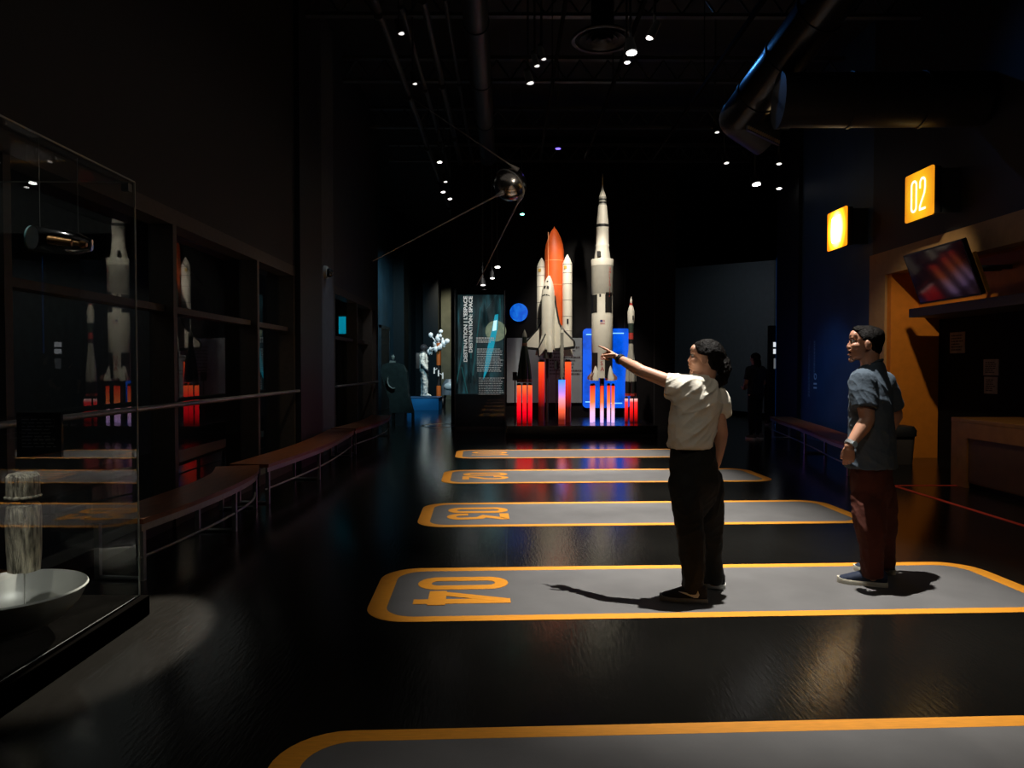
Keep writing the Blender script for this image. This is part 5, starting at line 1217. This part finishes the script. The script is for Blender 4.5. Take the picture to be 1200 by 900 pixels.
# shirt
M_shirt = cloth('white_cotton_shirt', (0.74, 0.70, 0.60), .85, .05, .35, 16)
bm = BM()
rings = [(809, 524, 4.55, .150, .115, wl), (811, 506, 4.55, .153, .116, wl), (814, 488, 4.56, .163, .116, wl), (817, 470, 4.56, .180, .112, wt), (819.5, 457, 4.57, .172, .096, wt), (821, 447, 4.57, .118, .076, wt), (822, 442, 4.58, .066, .062, wt)]
loft(bm, [(at(x, y, D), ax * s, wf * f) for x, y, D, s, f, ax in rings], 36, 2.3)
cyl(bm, at(808, 457, 4.52), at(781, 453, 4.56), .090, .078, 24); ball(bm, at(808, 457, 4.52), .088, n=3)
cyl(bm, at(838, 465, 4.62), at(846, 488, 4.655), .080, .060, 24); ball(bm, at(838, 465, 4.62), .079, n=3)
bm = remesh(bm, .006, 5); ripple(bm, .012, 7, 3, (1, 1, .55)); folds(bm, .010, (1, .1, .75), 1.6, 8.5, 3); folds(bm, .005, (1, .2, .5), 4, 18, 7)
obj('shirt', bm, M_shirt, per)
bm = BM(); nc = at(822, 443, 4.58)
for r0, z0, r1, z1 in ((.076, -.022, .062, .016),):
    n = 32; rows = []
    for (r, z) in ((r0, z0), (r1, z1), (r1 - .008, z1), (r0 - .014, z0)):
        rows.append([bm.verts.new(nc + wl * r * math.cos(2 * PI * i / n) * 1.05 + wf * r * math.sin(2 * PI * i / n) * 1.05 + L3((0, 0, z + .008 * math.cos(2 * PI * i / n)))) for i in range(n)])
    for a, b in zip(rows, rows[1:] + rows[:1]):
        for i in range(n): j = (i + 1) % n; bm.faces.new((a[i], a[j], b[j], b[i]))
obj('collar', bm, M_shirt, per)
# trousers
M_tr = cloth('black_wide_trousers', (0.012, 0.012, 0.010), .8, .2, .3, 14)
bm = BM()
loft(bm, [(at(x, y, 4.57), wl * s, wf * f) for x, y, s, f in ((812, 517, .132, .102), (813, 530, .146, .112), (814, 548, .163, .124), (816, 563, .166, .126), (816, 576, .145, .110), (816, 592, .10, .08), (815, 606, .05, .05))], 32, 2.2)
limb(bm, [at(803, 562, 4.52), at(806, 600, 4.49), at(809, 630, 4.47), at(812, 665, 4.45), at(812, 695, 4.44)], [.095, .092, .083, .068, .062], 24, True, False)
limb(bm, [at(829, 562, 4.64), at(831, 600, 4.67), at(833, 630, 4.69), at(834, 655, 4.69), at(835, 682, 4.69)], [.094, .088, .075, .063, .060], 24, True, False)
bm = remesh(bm, .007, 14); ripple(bm, .012, 8, 6, (1, 1, .5)); folds(bm, .008, (.15, 0, 1), 2, 11, 2); folds(bm, .005, (1, .3, .5), 4, 16, 4)
obj('trousers', bm, M_tr, per)
M_su = cloth('black_knit_shoe', (.01, .01, .011), .7); M_so = mat('dark_grey_sole', (.16, .16, .15), .6); M_sw = mat('white_rubber', (.72, .72, .68), .55); M_mk = mat('pale_swoosh', (.55, .55, .53), .5)
h, tt = fl(829, 707), fl(773, 703); shoe(per, h, tt, M_su, M_so, M_mk, 1)
h2 = fl(850, 690); shoe(per, h2, h2 + L3((-.255, .085, 0)), M_su, M_sw, M_mk, 1)

# ---- the man looking up
mf = norm(-.80, .60, 0); ml = L3((0, 0, 1)).cross(mf)
per = thing('person', 'person in grey blue T-shirt and maroon trousers looking up, hand at pocket', 'person', (2.42, 4.86, 0))
bm = BM()
HM = head_frame(at(1013.5, 403, 4.86), (-.95, .30, .08)); head(bm, HM, .98, .016)
nb = at(1021, 430, 4.87)
limb(bm, [HM @ L3((-.035, 0, -.05)), HM @ L3((-.04, 0, -.12)), nb, nb - L3((0, 0, .07))], [.060, .059, .066, .085], 20)
sh, el, wr = at(1011, 447, 4.775), at(1016.5, 493, 4.70), at(995, 523, 4.66)
limb(bm, [at(1016, 449, 4.80), sh, sh.lerp(el, .5), sh.lerp(el, .75), el, el.lerp(wr, .25), el.lerp(wr, .65), wr], [.055, .055, .055, .052, .046, .048, .038, .029], 20)
hand(bm, wr, norm(.05, .16, -1), L3((.5, .8, 0)), L3((-.9, .4, 0)), [(30, 45, 30), (34, 48, 32), (38, 50, 34), (42, 52, 34)], .97, 0, (.8, .25, .45), 10)
sh2, el2, wr2 = at(1035, 448, 4.97), at(1050, 487, 5.03), at(1034, 520, 5.08)
limb(bm, [at(1030, 450, 4.92), sh2, sh2.lerp(el2, .5), el2, wr2], [.055, .055, .052, .045, .03], 18)
hand(bm, wr2, norm(-.35, .1, -1), L3((-.3, -1, 0)), L3((-.9, .3, 0)), [(20, 30, 20)] * 4)
limb(bm, [nb - L3((0, 0, .06)), at(1021, 485, 4.87), at(1021, 540, 4.87)], [.075, .09, .085], 20)
for a, b, c in ((at(1018, 575, 4.84), at(1020, 620, 4.77), at(1023, 676, 4.735)), (at(1028, 575, 4.92), at(1036, 615, 4.98), at(1037, 666, 4.99))): limb(bm, [a, b, c], [.05, .04, .030], 14)
bm = remesh(bm, .0048, 2); body = obj('body', bm, M_skin2, per)
eyes_mouth(body, HM, .98, .016)
hl = [(.094, .092), (.080, .078), (.055, .050), (.035, .038), (.020, .030), (.014, .0), (.010, -.030), (-.028, -.034), (-.09, -.05), (-.115, -.2)]
hair = obj('hair', hair_cap(HM, .98, hl, [((.035, 0, .09), (.06, .058, .034)), ((-.05, 0, .06), (.07, .075, .06))], .0022, .0055, .98), M_hair, body)
M_tee = cloth('slate_blue_tee', (0.062, 0.085, 0.112), .9, .08, .35, 18)
bm = BM()
mt = ml
rings = [(1020.5, 547, .172, .154), (1021, 524, .173, .142), (1021.5, 495, .180, .132), (1021, 467, .198, .128), (1021, 450, .190, .112), (1021.5, 438, .140, .088), (1021, 431, .100, .076), (1020.5, 427, .070, .068)]
loft(bm, [(at(x, y, 4.87), ml * s, mf * f + L3((0, 0, -.38 * f if y < 433 else 0))) for x, y, s, f in rings], 36, 2.3)
cyl(bm, at(1012, 448, 4.765), at(1013, 478, 4.71), .090, .076, 24); ball(bm, at(1012, 448, 4.765), .089, n=3)
cyl(bm, at(1034, 449, 4.97), at(1046, 478, 5.02), .088, .072, 24); ball(bm, at(1034, 449, 4.97), .087, n=3)
bm = remesh(bm, .006, 5); ripple(bm, .010, 8, 9, (1, 1, .6)); folds(bm, .0045, (.7, -.3, -.35), 2, 10, 5); folds(bm, .0035, (.6, -.4, -.9), 4, 19, 2); obj('tshirt', bm, M_tee, per)
bm = BM(); nc = at(1020.5, 427, 4.87); tube(bm, [nc + ml * .072 * math.cos(a) + mf * .070 * math.sin(a) + L3((0, 0, .002 - .028 * math.sin(a))) for a in [2 * PI * i / 32 for i in range(33)]], .009, 8); obj('neckband', bm, M_tee, per)
M_mar = cloth('maroon_trousers', (0.070, 0.018, 0.011), .85, .15, .3, 14)
bm = BM()
loft(bm, [(at(x, y, 4.87), ml * s, mf * f) for x, y, s, f in ((1022, 526, .150, .118), (1022.5, 545, .156, .124), (1022.5, 563, .164, .126), (1022.5, 577, .148, .115), (1021.5, 592, .10, .09), (1022, 606, .05, .05))], 32, 2.2)
limb(bm, [at(1017.5, 582, 4.82), at(1018.5, 602, 4.785), at(1020, 620, 4.765), at(1022, 650, 4.745), at(1023, 676, 4.735)], [.098, .095, .089, .070, .063], 24, True, False)
limb(bm, [at(1031, 575, 4.95), at(1034, 600, 4.97), at(1036, 618, 4.98), at(1037, 645, 4.99), at(1037, 665, 4.99)], [.10, .088, .078, .060, .055], 24, True, False)
bm = remesh(bm, .007, 26); ripple(bm, .012, 8, 1, (1, 1, .45)); folds(bm, .009, (-.25, 0, 1), 2, 11, 6); folds(bm, .005, (1, .3, .5), 4, 16, 1); obj('trousers', bm, M_mar, per)
M_nv = cloth('navy_knit_shoe', (.018, .026, .05), .75); M_cr = mat('cream_sole', (.70, .66, .54), .55)
h, tt = fl(1040, 688), fl(981, 682); shoe(per, h, tt, M_nv, M_cr)
h2, t2 = fl(1049, 673), fl(1000, 668); shoe(per, h2, t2, M_nv, M_cr)
bm = BM(); wc = wr + (el - wr).normalized() * .02; q = (el - wr).normalized(); u, v = frame_of(q)
for s in (-.008, 0, .008): tube(bm, [wc + q * s + (u * math.cos(a) + v * math.sin(a)) * .034 for a in [2 * PI * i / 24 for i in range(25)]], .006, 8)
w_ = obj('watch', bm, mat('watch_steel', (.55, .58, .6), .3, .8), per)
bm = BM(); o_ = L3((.2, -1, .1)).normalized(); cyl(bm, wc + o_ * .032, wc + o_ * .044, .018, n=20); obj('watch_face', bm, mat('watch_glass', (.35, .45, .5), .15, spec=.8), w_)

# ---- visitors in the dark at the far end
def visitor(lab, loc, f, h, top, legs, arms, long_hair, shoes, skin):
    f = Vector(f).normalized(); l = L3((0, 0, 1)).cross(f); o = Vector(loc); k = h / 1.70
    def p(a, b, z): return o + f * a * k + l * b * k + L3((0, 0, z * k))
    t = thing('person', lab, 'person', tuple(o))
    bm = BM(); HM = head_frame(p(.02, 0, 1.57), f + L3((0, 0, -.05))); head(bm, HM, .95 * k)
    limb(bm, [p(0, 0, 1.5), p(-.01, 0, 1.40)], [.052 * k, .058 * k], 14); limb(bm, [p(0, 0, 1.36), p(0, 0, 1.15), p(0, 0, .95)], [.09, .11, .11], 16)
    for s in (-1, 1):
        limb(bm, [p(0, s * .09, .9), p(.02, s * .09, .48), p(-.01, s * .09, .09)], [.08 * k, .055 * k, .04 * k], 12)
        e, w = arms[0 if s < 0 else 1]
        limb(bm, [p(0, s * .17, 1.36), p(*e), p(*w)], [.05 * k, .04 * k, .028 * k], 12)
        dv = (p(*w) - p(*e)).normalized()
        hand(bm, p(*w), dv, -l * s, f, [(15, 25, 15)] * 4, k)
    bm = remesh(bm, .007, 1); body = obj('body', bm, skin, t)
    if long_hair:
        hl_ = [(.09, .085), (.07, .064), (.02, .035), (-.03, .0), (-.09, -.02), (-.11, -.03)]
        hb = hair_cap(HM, .98 * k, hl_, [((-.06, 0, -.09), (.06, .085, .12)), ((-.055, 0, -.18), (.05, .08, .10))], .004, .009)
    else:
        hb = hair_cap(HM, .98 * k, [(.094, .092), (.08, .078), (.05, .05), (.0, .026), (-.028, -.018), (-.09, -.05), (-.115, -.2)], [], .003, .009)
    obj('hair', hb, M_hair, body)
    bm = BM(); loft(bm, [(p(0, 0, z), l * s * k, f * d * k) for z, s, d in ((.88, .175, .125), (1.05, .16, .12), (1.22, .185, .13), (1.36, .19, .11), (1.42, .12, .085), (1.455, .065, .065))], 28, 2.3)
    for s in (-1, 1):
        e, w = arms[0 if s < 0 else 1]; a = p(0, s * .16, 1.36); b = a.lerp(p(*e), .75); cyl(bm, a, b, .082 * k, .065 * k, 18); ball(bm, a, .081 * k, n=3)
    bm = remesh(bm, .012, 2); ripple(bm, .010, 8, h); obj('shirt', bm, top, t)
    bm = BM(); loft(bm, [(p(0, 0, z), l * s * k, f * d * k) for z, s, d in ((1.0, .145, .11), (.9, .17, .13), (.78, .165, .125))], 24, 2.2)
    for s in (-1, 1): limb(bm, [p(0, s * .085, .84), p(.02, s * .09, .48), p(-.01, s * .09, .08)], [.09 * k, .07 * k, .06 * k], 18, True, False)
    bm = remesh(bm, .012, 2); ripple(bm, .010, 9, h + 1); obj('trousers', bm, legs, t)
    for s in (-1, 1):
        q = p(-.10, s * .09, 0); q.z = 0; shoe(t, q, q + f * .26 * k, shoes, M_sw)
    return t
M_nav = cloth('navy_shirt', (.010, .014, .024)); M_blk = cloth('black_jeans', (.008, .008, .010)); M_gs = cloth('grey_shoe', (.12, .11, .10))
visitor('person with long dark hair in navy top and dark trousers standing in the shadows', fl(885, 514.5), (-.45, .9, 0), 1.74, M_nav, M_blk,
        [((.02, -.24, 1.10), (.22, -.08, 1.02)), ((.02, .24, 1.10), (.24, .06, 1.0))], True, M_gs, M_skin2)
q = fl(903, 498); q.z = 0
visitor('person in black with one bare forearm raised, behind the long-haired visitor', q, (.3, .95, 0), 1.66, cloth('black_top', (.012, .010, .010)), M_blk,
        [((.05, -.26, 1.12), (.22, -.28, 1.32)), ((.0, .24, 1.10), (.12, .2, .92))], False, M_gs, M_skin)
# ------------------------------------------------------------------ lights of the hall and added fills
WARM = (1.0, 0.90, 0.76); NEU = (1.0, 0.95, 0.88)
# stripe spots, one on the track above each lane
spot('lane_or_fill_light', (1.70, 5.10, 6.2), (1.55, 4.75, 0), 2900, NEU, 44, .85, .03)
spot('lane_or_fill_light', (1.45, 8.0, 5.0), (1.3, 7.15, 0), 2000, NEU, 50, .85, .04)
spot('lane_or_fill_light', (1.45, 10.4, 5.0), (1.2, 9.6, 0), 2000, NEU, 50, .85, .04)
spot('lane_or_fill_light', (1.45, 12.8, 5.0), (1.1, 12.0, 0), 2000, NEU, 50, .85, .04)
spot('lane_or_fill_light', (1.5, 3.0, 5.0), (1.1, 2.1, 0), 230, NEU, 56, 1.0, .04)
# camera-side fill on the people's backs, then a fill added for their faces
spot('lane_or_fill_light', (.6, .2, 5.0), (1.6, 4.8, 1.2), 130, WARM, 26, 1.0, .12)
spot('lane_or_fill_light', (.5, 9.0, 4.9), (1.75, 4.7, 1.45), 260, WARM, 16, 1.0, .06)  # unseen warm spot added to brighten the faces
# rocket display
spot('rocket_light', (1.4, 12.4, 6.6), (1.75, 16.0, 2.6), 1400, WARM, 34, .6, .08)
spot('rocket_light', (2.6, 12.2, 6.6), (2.1, 16.0, 4.6), 750, WARM, 20, .7, .08)
spot('rocket_light', (.4, 12.2, 6.6), (1.0, 16.0, 4.0), 620, WARM, 20, .7, .08)
# glass case and the pool of light at its foot
spot('case_light', (-2.25, 8.3, 3.2), (-2.10, 3.85, 0), 6000, WARM, 10.8, .4, .03)
spot('case_top_light', (-2.45, 3.1, 4.6), (-2.5, 3.65, .2), 200, NEU, 20, .6, .04)
spot('mantle_fill', (-1.3, .9, 4.8), (-2.46, 3.7, .66), 240, WARM, 8, .7, .04)  # narrow fill added to brighten the crinkled cylinders from the front
# blue wall wash, orange recess, counter
spot('blue_wash', (4.3, 13.2, 3.4), (6.1, 13.6, .9), 60, (0.10, 0.44, 1.0), 56, 1.0, .1)
spot('blue_wash', (4.6, 12.0, .9), (6.1, 13.2, 1.0), 8, (0.05, 0.3, 1.0), 100, 1.0, .1)
spot('duct_blue_fill', (2.6, 12.0, 6.9), (3.5, 10.0, 5.6), 60, (0.08, 0.35, 1.0), 60, 1.0, .05)  # added blue spot for the sheen on the duct
spot('portal_light', (4.4, 8.2, 4.6), (6.4, 11.4, 1.2), 290, (1.0, .85, .62), 40, .7, .04)
spot('counter_fill', (4.0, 6.5, 5.0), (5.4, 7.9, .2), 110, (1.0, .8, .55), 50, 1.0, .05)  # warm spot added to lift the counter and the red line
# far end
spot('window_fill', (-1.9, 15.2, 4.4), (-3.05, 16.4, 1.5), 70, (.95, .95, 1.0), 26, .8, .05)  # small spot added to brighten the far window posts
spot('slate_fill', (-1.6, 11.9, 5.2), (-3.0, 12.3, 1.6), 110, (.62, .80, 1.0), 30, 1.0, .06)  # bluish spot put in to brighten the slate panel
spot('bench_blue_fill', (3.6, 12.0, 3.2), (4.55, 10.3, .4), 22, (.05, .30, 1.0), 30, 1.0, .05)  # blue spot added for the bright front edge of the bench
spot('plinth_light', (-1.9, 21.5, 3.5), (-2.8, 24.4, .2), 160, (.5, .8, 1.0), 26, .9, .05)
spot('bench_fill', (-1.3, 9.0, 5.0), (-2.3, 9.0, .4), 110, (1.0, .82, .6), 60, 1.0, .06)  # extra warm spot put in so the bench wood shows
spot('teal_wash', (-2.2, 20.5, 5.4), (-4.2, 26.5, 2.0), 620, (0.38, 0.78, 1.0), 60, .9, .1)
spot('sand_wash', (-2.2, 29.0, 6.0), (-2.4, 33, 2.6), 400, (1.0, .95, .70), 50, .9, .1)
spot('suit_light', (-1.9, 22.0, 5.6), (-2.75, 24.9, 1.2), 800, (1.0, .96, .86), 22, .6, .06)
spot('probe_light', (-1.7, 23.6, 5.6), (-2.4, 26.0, 1.9), 900, (.9, .97, 1.0), 22, .6, .06)
spot('console_light', (-1.6, 17.6, 4.2), (-3.0, 19.4, 1.3), 120, (.6, .95, 1.0), 30, .8, .06)
spot('vitrine_light', (-.6, 14.6, 5.2), (-.6, 17.0, 2.2), 380, NEU, 34, .8, .06)
spot('panel_light', (.9, 17.0, 4.3), (.95, 18.1, 1.5), 40, (.85, .93, 1.0), 60, .9, .06)
spot('screen_wash', (4.9, 16.5, 5.8), (6.6, 22.5, 2.0), 120, (.8, .92, 1.0), 60, 1.0, .1)
spot('satellite_fill', (1.2, 9.5, 5.2), (.06, 12.5, 4.6), 60, WARM, 14, .8, .05)  # small spot added to pick out the hanging sphere
# unseen dim area fills added for the hall and the window room
area('room_fill', (1.0, 6.0, 5.2), (1.0, 6.0, 0), 10, 5, 12, (1.0, .9, .8))
area('room_fill', (-4.6, 7.0, 2.8), (-4.6, 7.0, 0), 12, 2, 12, (1.0, .95, .88))
w = bpy.data.worlds.new('World'); SC.world = w; w.use_nodes = True
w.node_tree.nodes['Background'].inputs['Color'].default_value = (0.6, 0.65, 0.8, 1); w.node_tree.nodes['Background'].inputs['Strength'].default_value = 0.002
SC.view_settings.view_transform = 'Standard'; SC.view_settings.look = 'None'; SC.view_settings.gamma = 1.0; SC.view_settings.exposure = 0.0
try: SC.view_settings.use_curve_mapping = False
except Exception: pass
SC.cycles.use_denoising = True
SC.cycles.max_bounces = 8; SC.cycles.transparent_max_bounces = 16; SC.cycles.sample_clamp_indirect = 4.0
SC.cycles.caustics_reflective = False; SC.cycles.caustics_refractive = False
for o in list(SC.objects):
    if o.type == 'EMPTY' and not o.children and 'kind' not in o: bpy.data.objects.remove(o)
